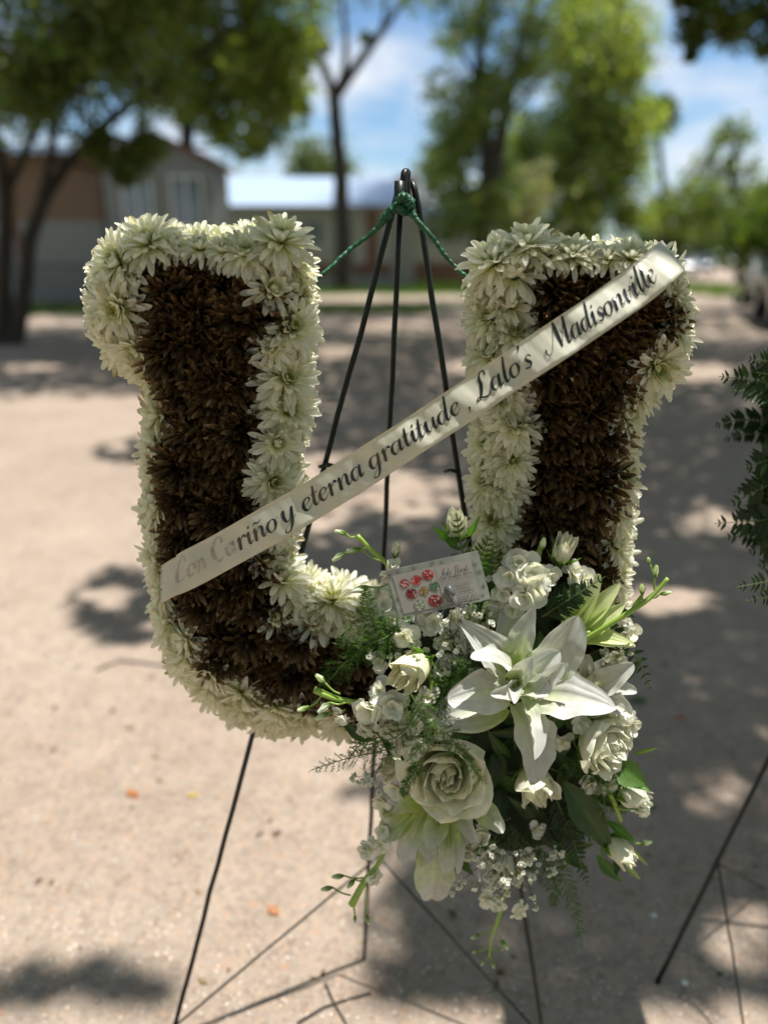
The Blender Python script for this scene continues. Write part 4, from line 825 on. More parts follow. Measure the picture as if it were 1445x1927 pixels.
def lily_center(name, c, O, lab=None):
    mb = MB(); c = V3(c)
    for k in range(6):
        a = k*math.pi/3+.3; d = np.array([math.cos(a)*.5, -1, math.sin(a)*.5+.2]); d /= np.linalg.norm(d)
        p1 = c+d*.018; tube(mb, crom([c-V3(O), c+d*.010+np.array([0, 0, -.001])-V3(O), p1-V3(O)], 4), .0008, 5, (.55, .68, .25)); e = np.cross(d, [0, 0, 1])*.004
        tube(mb, [p1-e-V3(O), p1-V3(O), p1+e-V3(O)], [.0008, .0016, .0008], 6, (.52, .56, .22))
    tube(mb, [c+np.array([0, .02, 0])-V3(O), c-V3(O), c+np.array([0, -.022, .003])-V3(O)], [.003, .002, .0016], 8, (.42, .55, .15))
    o = mb.build(name, M_lily, spray); return o
YL = .625
LC = pf(962, 1290, YL+.012)
lily = lily_center('lily', LC, SO); lily['label'] = 'big open double white lily at the centre of the spray'
up_ = (0, -.8, .7)
for (bx_, by_, bd, tx, ty, td, W_, nrm, bend, a0, cup, ruf, peak, grn, wrm, tr) in (
    (968, 1262, .020, 958, 1124, .030, 58, (-.1, -.8, .55), -.5, .3, .35, .03, .55, -.1, 0, .5),
    (984, 1270, .018, 1088, 1160, -.002, 84, (.1, -1, .1), -1.0, .5, .5, .035, .62, .1, 0, .6),
    (955, 1262, .014, 861, 1164, -.008, 62, (-.2, -.8, .75), -.9, .45, .35, .015, .45, .45, 0, .85),
    (972, 1262, .006, 1006, 1141, .000, 50, (-.45, -.8, .3), -.5, .3, .8, .05, .5, -.05, 0, .75),
    (985, 1308, .016, 1158, 1333, -.022, 88, (.15, -.72, .85), -1.0, .5, .22, .03, .5, .25, 0, .7),
    (950, 1325, .014, 815, 1358, .000, 86, (-.2, -.75, .7), -1.1, .55, .45, .02, .5, .0, 0, .55),
    (968, 1325, .012, 1002, 1478, -.026, 82, (.45, -.8, .45), -1.1, .5, .55, .04, .5, .5, 1, .7),
    (953, 1298, .002, 842, 1318, -.024, 74, (.1, -.8, .65), -1.2, .6, .35, .05, .5, .5, 0, .55),
    (980, 1310, -.002, 1006, 1430, -.040, 44, (.6, -.75, .3), -1.0, .5, .6, .07, .5, .3, 0, .7),
    (985, 1290, -.004, 1052, 1228, -.028, 50, (-.5, -.8, .3), -1.4, .7, .7, .08, .6, .15, 0, .5),
    (966, 1280, -.004, 886, 1238, -.036, 46, (0, -.4, 1), -1.5, .7, .2, .10, .55, .35, 0, .5),
    (992, 1300, -.006, 1062, 1248, -.040, 34, (-.2, -.9, .3), -1.2, .6, .8, .10, .6, .2, 0, .5),
    (975, 1300, -.010, 1030, 1302, -.044, 46, (0, -.7, .7), -1.6, .8, .7, .06, .6, -.3, 0, .4),
    (960, 1300, -.008, 968, 1322, -.048, 24, (0, -.7, .7), -1.6, .9, .7, .08, .6, .4, 0, .5),
    (955, 1288, -.006, 925, 1306, -.050, 30, (.2, -.9, .4), -1.6, .8, .7, .10, .6, .5, 0, .5),
    (970, 1276, -.006, 1000, 1240, -.034, 36, (-.2, -.9, .4), -1.4, .7, .7, .06, .6, -.2, 0, .5)):
    lpetal(lily, SO, pf(bx_, by_, YL+bd), pf(tx, ty, YL+td), nrm, W_*PXB, bend, a0, cup, ruf, peak, grn, wrm, tr)
# pale green lily seen from behind, upper right
LG = lily_center('lily', pf(1085, 1185, .672), SO); LG['label'] = 'lime-green half-open lily behind, pointing right'
for (tx, ty, td, W_, nrm, grn) in ((1174, 1138, .66, 34, (.1, -.9, .5), -.35), (1166, 1098, .668, 34, (-.3, -.9, .3), -.2), (1195, 1216, .645, 36, (.1, -.6, .9), -.55), (1128, 1080, .675, 44, (-.5, -.9, .1), -.5), (1150, 1120, .69, 60, (0, -1, .2), -.7), (1100, 1068, .69, 50, (0, -1, .2), -.5), (1070, 1100, .68, 46, (.3, -1, .2), -.8)):
    lpetal(LG, SO, pf(1060, 1205, .672), pf(tx, ty, td), nrm, W_*PXB, -.8, .4, .45, .03, .6, grn, 0, .6, col=lambda T, U: mixc((.50, .68, .10), (.74, .80, .42), T*1.3-.1)*(1-.10*np.abs(np.sin(U*20)))[:, None])
# side lily at right, white curled tips
LR = lily_center('lily', pf(1118, 1290, .672), SO); LR['label'] = 'white lily at right edge with curled petal tips'
for (tx, ty, td, W_, nrm, bend) in ((1192, 1250, .64, 46, (-.3, -.9, .4), -1.3), (1198, 1302, .64, 36, (-.1, -.7, .8), -1.2), (1188, 1345, .645, 40, (.2, -.8, .5), -1.2), (1108, 1232, .66, 50, (-.6, -.8, .1), -.6), (1160, 1235, .66, 44, (-.5, -.8, .1), -.9), (1150, 1330, .655, 48, (0, -1, .2), -.8)):
    lpetal(LR, SO, pf(1100, 1300, .672), pf(tx, ty, td), nrm, W_*PXB, bend, .5, .6, .06, .6, .1, 0, .5)
# lily hanging open downwards below the big rose
LD = lily_center('lily', pf(822, 1530, .660), SO); LD['label'] = 'drooping double white lily hanging below the big open rose'
for (bx_, by_, tx, ty, td, W_, nrm, grn, wrm) in ((805, 1515, 753, 1622, .640, 44, (-.4, -.9, .0), .0, 0), (818, 1515, 812, 1694, .672, 74, (0, -1, -.1), -.1, 1), (780, 1525, 719, 1572, .655, 52, (-.6, -.8, .2), -.3, 0), (826, 1520, 806, 1598, .622, 46, (-.1, -1, .1), -.2, 0), (846, 1520, 840, 1644, .634, 42, (.0, -1, .1), -.1, 0), (836, 1520, 786, 1630, .645, 40, (-.2, -1, 0), .1, 0),
    (850, 1530, 862, 1645, .630, 24, (.3, -1, .1), .2, 0), (792, 1505, 740, 1528, .628, 34, (.0, -.7, .7), -.5, 0), (868, 1508, 896, 1588, .615, 34, (-.3, -.9, .3), .1, 1), (872, 1500, 948, 1566, .630, 44, (.4, -.8, .4), -.3, 0), (838, 1530, 866, 1600, .645, 44, (.2, -1, 0), -.2, 0), (800, 1530, 812, 1625, .638, 36, (-.1, -1, 0), .1, 0)):
    lpetal(LD, SO, pf(bx_, by_, .655), pf(tx, ty, td), nrm, W_*PXB, -.8, .4, .6, .045, .55, grn-.15, wrm, .6)
# ------------------------------------------------------------------ roses
def rose(c, axis, rad, openn, label, warm=0., seed=1, layers=None):
    """spiral of cupped petals round an axis; outer ones are separate petals"""
    rg = random.Random(seed); q = Vector(axis).normalized().to_track_quat('Z', 'Y').to_matrix().to_4x4(); Mx = Matrix.Translation(Vector(c)-SO)@q
    A = np.array(Mx); H = rad*1.35; n = 32 if openn > .5 else 15
    inner = MB(); root = None; outs = []
    for k in range(n):
        f = k/(n-1); ph = k*2.39996+rg.uniform(-.2, .2); r_b = rad*(.06+.34*f); r_t = rad*(.07+(.95*openn+.22)*f**1.15); span = R(75+rg.uniform(-8, 15)) if f > .3 else R(115)
        h = H*(1.0-.30*f*openn-.05*rg.random())*(1 if openn < .5 else .72+.28*min(1, f*1.8)); flare = openn*max(0, f-.45)*1.1*rad; nu, nv = 19, 15; V_ = []; U_ = []; T_ = []
        ps = rg.uniform(0, 6.3)
        for j in range(nv):
            v = j/(nv-1)
            for i in range(nu):
                u = -1+2*i/(nu-1); edge = (1-.20*abs(u)**3); z = h*v*(edge if v > .3 else 1-(1-edge)*v/.3)
                belly = math.sin(math.pi*min(1, v*.62+.05)); rr = r_b+(r_t-r_b)*belly*(1 if f > .2 else v*.6+.4)-rad*.10*(1-openn*f)*v**2*(f > .1)+flare*max(0, v-.62)**1.4*3.2
                rr += rad*.03*math.sin(u*4+ps)*v+.006*rad*math.sin(u*11+ps*2)*v**3; z -= flare*max(0, v-.72)**2*5.5+rad*.03*math.sin(u*7+ps)*v**2
                rr = max(.0006, rr*(1+.10*u*(f > .1))); a = ph+u*span*(math.sin(math.pi*min(1, v*.75+.22)))
                V_.append((rr*math.cos(a), rr*math.sin(a), z-H*.45)); U_.append(u); T_.append(v)
        V_ = np.array(V_); T_ = np.array(T_); V_ = np.c_[V_, np.ones(len(V_))]@A.T; F_ = [(j*nu+i, j*nu+i+1, (j+1)*nu+i+1, (j+1)*nu+i) for j in range(nv-1) for i in range(nu-1)]
        cw = np.array((.86, .87, .78))*(1-warm)+np.array((.86, .82, .58))*warm; gr = np.array((.66, .74, .36)); C = mixc(gr, cw*rg.uniform(.95, 1.02), T_*1.8+.25)
        if rg.random() < .3: e = np.clip((T_-.96)*20, 0, 1)*.5; C = C*(1-e[:, None])+np.array((.55, .42, .2))*e[:, None]
        if f < .55: inner.add(V_[:, :3], F_, C)
        else: outs.append((V_[:, :3], F_, C))
    root = inner.build('rose', M_rose, spray); root['label'] = label
    for V_, F_, C in outs:
        mb = MB(); mb.add(V_, F_, C); mb.build('petal', M_rose, root)
    mb = MB()      # sepals and hip
    hp = np.array(Mx@Vector((0, 0, -H*.5))); hp2 = np.array(Mx@Vector((0, 0, -H*.85))); tube(mb, [hp, (hp+hp2)/2, hp2], [rad*.3, rad*.22, rad*.1], 8, (.10, .17, .04))
    for k in range(5):
        a = k*1.257+.4; b0 = Mx@Vector((math.cos(a)*rad*.25, math.sin(a)*rad*.25, -H*.5)); t0 = Mx@Vector((math.cos(a)*rad*(.7+.5*openn), math.sin(a)*rad*(.7+.5*openn), -H*.05-H*.3*openn)); nn = (Mx.to_3x3()@Vector((math.cos(a), math.sin(a), .3)))
        V, F, U, T = petal_grid((t0-b0).length, rad*.34, 6, 5, .3, -.6, .4, .5, .3, .8, seed=k); mb.add(frame(b0, t0, nn, V), F, (.12, .21, .04))
    mb.build('calyx', M_leaf, root); return root
rose(pf(770, 1268, .628), (-.55, -.75, -.15), .031, .30, 'creamy half-closed rose at left of the lily, facing lower left', .55, 11)
rose(pf(838, 1462, .622), (-.12, -.93, .16), .037, .75, 'largest cream rose, fully open, at lower left of the lily', .25, 12)
rose(pf(1140, 1398, .650), (.60, -.75, .0), .034, .7, 'open white rose at right under the side lily', .0, 13)
rose(pf(1010, 1483, .652), (.15, -.8, -.45), .029, .45, 'white rose tucked under the lowest lily petal', .1, 14)
rose(pf(860, 984, .662), (-.1, -.35, .9), .020, .2, 'small cream rosebud standing highest beside the right arm', .2, 15)
rose(pf(1063, 1030, .655), (.15, -.35, .9), .021, .2, 'cream rosebud against the bronze flowers of the right arm', .2, 16)
rose(pf(1195, 1500, .660), (.9, -.5, -.2), .026, .3, 'white rosebud at far right of the spray pointing right', .0, 17)
rose(pf(1168, 1604, .655), (.7, -.6, -.5), .026, .22, 'cream rosebud at lower right pointing down', .3, 18)
rose(pf(948, 1622, .652), (.05, -.85, -.45), .030, .3, 'cream rose low in the spray behind baby\u2019s breath', .2, 19)
rose(pf(735, 1445, .655), (-.7, -.6, -.1), .019, .4, 'small cream rose left of the largest rose', .4, 20)
# ------------------------------------------------------------------ stock blossom, buds, stems
def blossom(seed, r=.016, n=15):
    rg = random.Random(seed); mb = MB()
    for k in range(n):
        ph = k*2.4+rg.uniform(-.3, .3); f = k/n; l = r*(1.0-.40*f)*rg.uniform(.7, 1.2); V, F, U, T = petal_grid(l, l*rg.uniform(.75, 1.05), 7, 9, R(8+50*f+rg.uniform(-12, 12)), R(rg.uniform(-80, 40)), rg.uniform(-.3, .4), .28, .72, .4, .17, 12, rg.randrange(9999))
        ca, sa = math.cos(ph), math.sin(ph); V = np.stack([V[:, 0]*ca-V[:, 1]*sa, V[:, 0]*sa+V[:, 1]*ca, V[:, 2]+.002*f], 1); mb.add(V, F, mixc((.74, .80, .40), (.88, .88, .82), T*2.4))
    return mb.mesh('blossom')
BL = [blossom(i) for i in range(5)]
def bud_mesh(seed, white=.5):
    rg = random.Random(seed); mb = MB()
    for k in range(6):
        ph = k*math.pi/3; V, F, U, T = petal_grid(.016, .0085, 7, 5, R(52), R(62), .5, .25, .5, .6, .03, 8, rg.randrange(999))
        ca, sa = math.cos(ph), math.sin(ph); V = np.stack([V[:, 0]*ca-V[:, 1]*sa, V[:, 0]*sa+V[:, 1]*ca, V[:, 2]], 1); V[:, :2] *= .8; mb.add(V, F, mixc((.30, .42, .12), (.80, .84, .70), T*1.6-.6+white))
    for k in range(4):
        ph = k*math.pi/2+.4; V, F, U, T = petal_grid(.011, .0055, 5, 3, R(55), R(55), .5, .5, .4, .7); V[:, 1] += .0006
        ca, sa = math.cos(ph), math.sin(ph); V = np.stack([V[:, 0]*ca-V[:, 1]*sa, V[:, 0]*sa+V[:, 1]*ca, V[:, 2]], 1); V[:, :2] *= .95; mb.add(V, F, (.16, .27, .05))
    return mb.mesh('bud')
BUD = [bud_mesh(1, .75), bud_mesh(2, .45), bud_mesh(3, .0)]
def stem(pts, r, label=None, name='stem', col=(.22, .36, .06)):
    mb = MB(); q = crom([list(p-SO) for p in pts], 6); tube(mb, q, r, 8, col); o = mb.build(name, M_stem, spray)
    if label: o['label'] = label
    return o
def bud(par, pos, nrm, sc, kd, frm=None):
    o = place(BUD[kd], M_rose if kd == 0 else M_leaf, 'bud', pos, nrm, sc, par, SO)
    if frm is not None: mb = MB(); tube(mb, crom([list(Vector(frm)-SO), list((Vector(frm)+Vector(pos))/2-SO+Vector((0, 0, -.002))), list(Vector(pos)-SO)], 4), .0009, 6, (.25, .38, .08)); mb.build('bud_stalk', M_stem, par)
    return o
def stock(label, pts, r, flowers, buds, parentcol=(.30, .45, .08)):
    st_ = stem(pts, r, label, 'stock_stem', parentcol)
    for (x, y, d, nx, nz, sc) in flowers: place(rng.choice(BL), M_rose, 'blossom', pf(x, y, d), (nx, -1, nz), sc, st_, SO)
    for (x, y, d, nx, nz, sc, kd, fx, fy) in buds: bud(st_, pf(x, y, d), (nx, -.25, nz), sc, kd, pf(fx, fy, d+.002))
    return st_
stock('bud stem reaching left over the bronze flowers', [pf(700, 1325, .65), pf(660, 1320, .638), pf(625, 1312, .632), pf(592, 1298, .63)], [.0022, .0034],
      [(698, 1332, .632, -.4, 0, 1.25), (735, 1362, .630, -.2, -.5, 1.1), (640, 1345, .634, -.3, -.6, .7), (768, 1350, .628, .1, 0, 1.1), (740, 1330, .626, -.1, .3, 1.0), (800, 1310, .632, .2, .2, .9), (830, 1370, .632, .1, -.1, .9), (690, 1365, .636, -.4, -.4, .9), (870, 1310, .640, .1, .2, .8), (715, 1245, .650, -.3, .4, .7), (830, 1260, .645, .1, .4, .7), (775, 1405, .628, 0, -.3, .9), (760, 1385, .640, .1, -.4, 1.0), (715, 1300, .636, -.5, .6, .9), (795, 1335, .640, 0, .2, .9), (800, 1385, .645, .1, -.2, .9)],
      [(612, 1285, .63, -.6, .8, .9, 1, 640, 1306), (583, 1330, .63, -1, -.2, .8, 2, 608, 1305), (622, 1322, .628, -.7, -.5, 1.0, 0, 650, 1322), (618, 1342, .632, -.9, -.3, .9, 1, 650, 1335)])
stock('bud stem rising left of the business card', [pf(745, 1085, .66), pf(725, 1058, .655), pf(700, 1035, .652), pf(672, 1008, .65)], [.0022, .0022],
      [(738, 1062, .650, .3, .4, .55), (730, 1085, .655, -.2, -.5, .6)], [(742, 1050, .652, .2, 1, 1.2, 0, 728, 1066), (652, 1005, .65, -1, .4, .75, 2, 668, 1010), (680, 1032, .655, -1, -.1, .9, 2, 715, 1056), (648, 1040, .665, -.8, -.5, .9, 1, 690, 1030)])
stock('short stem of small blossoms behind the card\u2019s left end', [pf(775, 1190, .66), pf(745, 1130, .66), pf(735, 1100, .66)], [.002, .0016],
      [(712, 1115, .655, -.7, .2, .6), (720, 1135, .655, .2, .3, .8), (760, 1195, .648, -.2, 0, .9), (782, 1225, .648, 0, -.3, .8), (740, 1165, .652, -.3, .3, .7)], [(694, 1104, .652, -1, -.2, 1.1, 0, 728, 1100)])
stock('white stock blossoms above the lily', [pf(960, 1240, .665), pf(985, 1120, .66), pf(1020, 1020, .665)], [.003, .0022],
      [(975, 1058, .652, -.2, .5, 1.0), (960, 1082, .65, -.5, .2, 1.0), (1000, 1078, .648, 0, .3, 1.1), (1008, 1108, .642, .1, .1, 1.2), (985, 1115, .642, -.2, -.2, 1.1), (1030, 1085, .65, .5, .2, .9), (945, 1115, .65, -.3, 0, .8), (1075, 1078, .66, .6, .5, .9), (1095, 1090, .664, .6, .5, .9), (965, 1145, .65, -.2, 0, .9), (935, 1130, .655, -.4, .2, .8)],
      [(1018, 1035, .655, .1, 1, .9, 1, 1012, 1060)])
stock('long curved bud stem reaching right over the lime lily', [pf(1060, 1225, .66), pf(1130, 1185, .65), pf(1190, 1148, .645), pf(1228, 1120, .645), pf(1256, 1088, .645)], [.0024, .0026, .0018],
      [(1180, 1195, .66, .6, .2, .9), (1160, 1235, .66, .4, -.1, .8)], [(1230, 1086, .645, .0, 1, .85, 1, 1232, 1116), (1207, 1118, .645, -.2, 1, .75, 1, 1212, 1136), (1222, 1062, .647, -.4, 1, .55, 2, 1236, 1085), (1240, 1118, .65, 1, .3, .7, 2, 1226, 1124)])
stock('cut stem with grey-white blossoms at lower left', [pf(738, 1560, .66), pf(715, 1620, .652), pf(688, 1655, .65), pf(662, 1702, .648)], [.0022, .0028, .0042],
      [(716, 1588, .652, -.2, .1, .85), (693, 1600, .652, -.6, 0, .75), (720, 1560, .655, 0, .4, .8), (705, 1650, .65, .5, -.5, .8), (730, 1525, .66, 0, .3, .8)],
      [(648, 1648, .65, -1, .1, .9, 2, 684, 1652), (626, 1670, .648, -1, 0, .85, 2, 660, 1685), (668, 1722, .65, 0, -1, .6, 2, 665, 1700), (690, 1720, .652, .2, -1, .8, 2, 690, 1665), (668, 1655, .65, -.6, -.6, .8, 2, 684, 1655)])
stock('thin flowering tip hanging at the very bottom of the spray', [pf(955, 1660, .665), pf(940, 1720, .66), pf(925, 1765, .658), pf(920, 1800, .657)], [.0024, .0018, .0008],
      [(975, 1712, .66, .5, -.2, .9), (935, 1700, .66, -.2, 0, .75), (915, 1690, .66, -.4, 0, .7)], [(902, 1758, .657, -.9, -.3, .7, 2, 925, 1750), (942, 1768, .66, .6, -.8, .9, 2, 938, 1738), (900, 1790, .657, -1, 0, .5, 2, 922, 1780), (926, 1808, .657, .2, -1, .6, 2, 921, 1796), (912, 1806, .657, -.6, -1, .5, 2, 920, 1796), (936, 1786, .657, .9, 0, .4, 2, 923, 1784)])
stock('stem of half-open buds between right roses', [pf(1120, 1440, .665), pf(1150, 1500, .655), pf(1168, 1545, .655)], [.002, .0026, .002],
      [(1205, 1520, .665, .5, -.4, .8), (1130, 1480, .665, 0, 0, .6)], [(1172, 1478, .65, .3, -.6, 1.0, 0, 1155, 1450), (1192, 1522, .65, .9, .1, 1.0, 0, 1160, 1520), (1205, 1588, .66, .7, .4, .8, 1, 1175, 1575)])
stock('mixed white blossoms filling around the card\u2019s lower edge', [pf(860, 1240, .67), pf(830, 1180, .665), pf(800, 1150, .665)], [.002, .0016],
      [(815, 1170, .655, 0, .2, .9), (850, 1165, .655, .2, .2, .8), (790, 1160, .66, -.2, .2, .8), (835, 1200, .655, 0, 0, .9), (880, 1160, .66, .1, .4, .8), (775, 1200, .655, -.2, -.1, .8), (868, 1200, .655, .1, 0, .7), (920, 1150, .66, .2, .4, .8), (905, 1180, .66, .2, .4, .6)], [])
stock('small white blossoms tucked beside the right roses', [pf(1060, 1400, .672), pf(1110, 1350, .662), pf(1170, 1335, .658)], [.002, .0016],
      [(1165, 1340, .655, .5, .3, .9), (1188, 1362, .66, .8, 0, .8), (1090, 1360, .658, .1, .1, .8), (1105, 1470, .66, .2, -.2, .8), (1060, 1395, .665, 0, 0, .7), (1145, 1475, .66, .4, -.3, .8)], [])
stock('white blossoms filling under the largest rose', [pf(880, 1500, .672), pf(900, 1540, .662), pf(925, 1590, .655)], [.002, .0016],
      [(905, 1560, .655, 0, -.2, .9), (880, 1600, .655, -.2, -.2, .8), (990, 1610, .655, .2, -.3, .8), (1010, 1560, .66, .2, 0, .7), (745, 1480, .65, -.5, 0, .9), (720, 1505, .655, -.6, -.2, .8), (755, 1400, .64, -.3, .1, .8)], [])
# pale green bud spikes
sp_mb = stem([pf(905, 1200, .66), pf(900, 1150, .655)], .0015, 'spike of tight pale green buds right of the card')
for i in range(20):
    a = i*2.4; bud(sp_mb, pf(900+16*math.cos(a)*(1-i/28), 1172-i*2.2+8*math.sin(a), .652), (math.cos(a)*.7, 1.0), .62, 1) if False else place(BUD[1], M_leaf, 'bud', pf(902+20*math.cos(a)*(1-i/26), 1178-i*2.6+6*math.sin(a), .650), (math.cos(a)*.8, -.6, 1), .6, sp_mb, SO)
# ------------------------------------------------------------------ ferns and leaves
def pinnule(mb, b_, d, n_, L_, W_, col):
    d = d/np.linalg.norm(d); s = np.cross(d, n_); s /= np.linalg.norm(s); pts = [b_]; prof = [(.12, .35), (.3, .75), (.38, .62), (.52, .68), (.6, .5), (.74, .48), (.8, .3), (.92, .2)]
    Lf = [b_+d*L_*t+s*W_*.5*w_+n_*.08*W_ for t, w_ in prof]; Rt = [b_+d*L_*t-s*W_*.5*w_+n_*.08*W_ for t, w_ in prof]; md = [b_+d*L_*t for t, _ in prof]; tip = b_+d*L_
    V_ = [b_]+Lf+Rt+md+[tip]; k = len(prof); F_ = [(0, 1+2*k, 1), (0, 1+k, 1+2*k)]
    for i in range(k-1): F_ += [(1+i, 1+2*k+i, 2+2*k+i, 2+i), (1+2*k+i, 1+k+i, 2+k+i, 2+2*k+i)]
    F_ += [(k, 3*k, 3*k+1), (3*k, 2*k, 3*k+1)]; mb.add(V_, F_, col)
def frond(pts, width, nrm, n=15, col=(.035, .075, .018), parent=None, O=None, label=None, name='fern_frond', bip=True):
    """leatherleaf frond: toothed leaflets on side ribs"""
    O = SO if O is None else O; parent = spray if parent is None else parent; mb = MB(); c_ = crom([list(Vector(p)-O) for p in pts], 10); L_ = np.linalg.norm(np.diff(c_, axis=0), axis=1).sum(); tube(mb, c_, [.0011, .0004], 5, (.12, .16, .05)); n_ = np.array(nrm, float)
    m = len(c_)
    for i in range(n):
        t = .10+.88*i/(n-1); p = c_[int(t*(m-1))]; tg = c_[min(m-1, int(t*(m-1))+1)]-c_[max(0, int(t*(m-1))-1)]; tg /= np.linalg.norm(tg); nn = n_-tg*np.dot(n_, tg); nn /= np.linalg.norm(nn); sd_ = np.cross(tg, nn)
        wl = width*(1-t)**.75*(.35+.65*min(1, t*5)) + width*.08
        for sg in (-1, 1):
            d = sd_*sg*.86+tg*.55+nn*rng.uniform(-.22, .12); d /= np.linalg.norm(d); g_ = rng.uniform(.75, 1.3); cc = tuple(c*g_ for c in col)
            if bip and wl > .010:
                k = max(3, int(wl/.0052)); 
                for j in range(k):
                    tt = .12+.86*j/k; q = p+d*wl*tt; w2 = wl*.36*(1-tt)**.6+.0018; s2 = np.cross(d, nn); 
                    for s_ in (-1, 1): pinnule(mb, q, s2*s_*.75+d*.75, nn, w2, w2*.62, cc)
                pinnule(mb, p+d*wl*.8, d, nn, wl*.25, wl*.12, cc); tube(mb, [p, p+d*wl*.9], [.0005, .0002], 4, (.1, .14, .04), False)
            else: pinnule(mb, p, d, nn, wl, wl*.52, cc)
    o = mb.build(name, M_leaf, parent, False)
    if label: o['label'] = label
    return o
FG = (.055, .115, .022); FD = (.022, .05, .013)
frond([pf(925, 1190, .668), pf(930, 1110, .66), pf(935, 1010, .652)], .026, (.3, -1, .1), 17, FG, bip=False)
frond([pf(880, 1090, .665), pf(866, 1020, .655), pf(858, 965, .648)], .016, (.2, -1, .2), 9, FG, bip=False)
frond([pf(900, 1090, .668), pf(905, 1050, .66), pf(925, 1000, .655)], .02, (-.4, -1, .2), 10, FG, bip=False)
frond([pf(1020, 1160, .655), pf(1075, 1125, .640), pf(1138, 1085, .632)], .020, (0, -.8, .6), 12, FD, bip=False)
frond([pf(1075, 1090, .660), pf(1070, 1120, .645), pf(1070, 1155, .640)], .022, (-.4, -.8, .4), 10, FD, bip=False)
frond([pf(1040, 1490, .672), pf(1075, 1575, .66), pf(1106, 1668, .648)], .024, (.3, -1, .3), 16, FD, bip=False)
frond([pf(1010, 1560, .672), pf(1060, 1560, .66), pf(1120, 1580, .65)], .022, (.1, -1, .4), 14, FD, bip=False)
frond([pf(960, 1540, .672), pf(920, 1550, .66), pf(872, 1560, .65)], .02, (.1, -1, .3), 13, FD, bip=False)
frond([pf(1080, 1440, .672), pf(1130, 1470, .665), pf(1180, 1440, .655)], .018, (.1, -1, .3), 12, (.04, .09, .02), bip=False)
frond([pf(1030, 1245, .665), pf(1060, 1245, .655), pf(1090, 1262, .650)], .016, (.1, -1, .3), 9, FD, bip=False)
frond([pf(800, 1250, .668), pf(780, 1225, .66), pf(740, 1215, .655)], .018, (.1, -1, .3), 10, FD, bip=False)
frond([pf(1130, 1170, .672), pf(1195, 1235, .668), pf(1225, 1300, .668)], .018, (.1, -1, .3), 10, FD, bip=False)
def leaf(b_, t_, nrm, W_, col, serr=0, curl=-.6, name='leaf'):
    V, F, U, T = petal_grid((Vector(t_)-Vector(b_)).length, W_, 14, 7, .3, curl, .3, .1, .42, .8, .015, 12, rng.randrange(999), mid=-.04); 
    V[:, 0] *= 1+serr*(np.arange(len(V))//7 % 2); c_ = np.array(col)[None]*(1-.25*np.abs(np.sin(T*26+np.abs(U)*5)))[:, None]*(1+.5*np.exp(-(U*9)**2))[:, None]
    mb = MB(); mb.add(frame(b_, t_, nrm, V)-V3(SO), F, c_); return mb.build(name, M_leaf, spray)
for (bx_, by_, bd, tx, ty, td, W_, nrm, col, se) in ((760, 1215, .66, 690, 1205, .65, 30, (0, -.6, .8), (.05, .10, .02), 0), (790, 1165, .662, 715, 1185, .65, 28, (.2, -.5, .9), (.05, .11, .02), 0), (800, 1240, .65, 817, 1232, .63, 18, (0, -1, .2), (.14, .28, .03), 0), (806, 1300, .66, 826, 1240, .64, 16, (.4, -1, .2), (.16, .28, .04), 0), (812, 1262, .65, 850, 1260, .64, 14, (.1, -.6, .8), (.16, .30, .04), 0),
    (1155, 1440, .66, 1215, 1478, .65, 52, (.2, -.9, .4), (.10, .20, .04), .12), (1170, 1465, .66, 1225, 1490, .645, 26, (.2, -.6, .8), (.07, .16, .02), 0), (1140, 1545, .665, 1198, 1590, .65, 22, (.3, -.7, .6), (.12, .25, .03), 0), (1060, 1470, .66, 1150, 1600, .655, 62, (.2, -1, .1), (.05, .10, .025), .1), (1185, 1150, .665, 1215, 1105, .66, 10, (0, -1, .3), (.15, .25, .05), 0),
    (845, 1020, .66, 812, 990, .655, 16, (.1, -.8, .5), (.16, .32, .04), 0), (880, 1010, .66, 903, 970, .655, 12, (.1, -.8, .5), (.14, .28, .04), 0), (860, 1030, .66, 830, 1005, .66, 16, (.1, -.9, .3), (.13, .26, .04), 0), (940, 1480, .68, 935, 1560, .66, 40, (0, -1, 0), FD, 0), (925, 1420, .68, 915, 1500, .67, 44, (.3, -1, 0), FD, 0), (1060, 1400, .68, 1075, 1480, .665, 42, (.1, -1, 0), FD, 0),
    (1190, 1420, .67, 1238, 1408, .665, 9, (0, -.6, .8), (.16, .26, .05), 0), (1175, 1625, .675, 1205, 1655, .675, 12, (0, -1, .2), (.3, .38, .12), 0), (1180, 1590, .68, 1220, 1630, .68, 10, (0, -1, .2), (.3, .38, .12), 0)):
    leaf(pf(bx_, by_, bd), pf(tx, ty, td), nrm, W_*PXB, col, se)
# dark filler foliage deep in the spray
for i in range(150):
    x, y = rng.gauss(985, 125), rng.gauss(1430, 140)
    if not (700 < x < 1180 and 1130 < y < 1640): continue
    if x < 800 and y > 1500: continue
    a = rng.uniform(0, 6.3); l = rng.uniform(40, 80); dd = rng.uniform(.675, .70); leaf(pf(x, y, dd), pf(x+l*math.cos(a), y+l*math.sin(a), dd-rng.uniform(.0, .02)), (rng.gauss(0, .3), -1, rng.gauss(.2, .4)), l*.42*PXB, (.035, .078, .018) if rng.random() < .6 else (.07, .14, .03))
mb = MB(); V_ = []; 
ring = [(735, 1190), (900, 1140), (1080, 1150), (1140, 1260), (1140, 1420), (1115, 1560), (960, 1610), (840, 1560), (760, 1480), (700, 1360)]
slab('cage_foam', ring, .69, .73, M_foam, spray, SO)
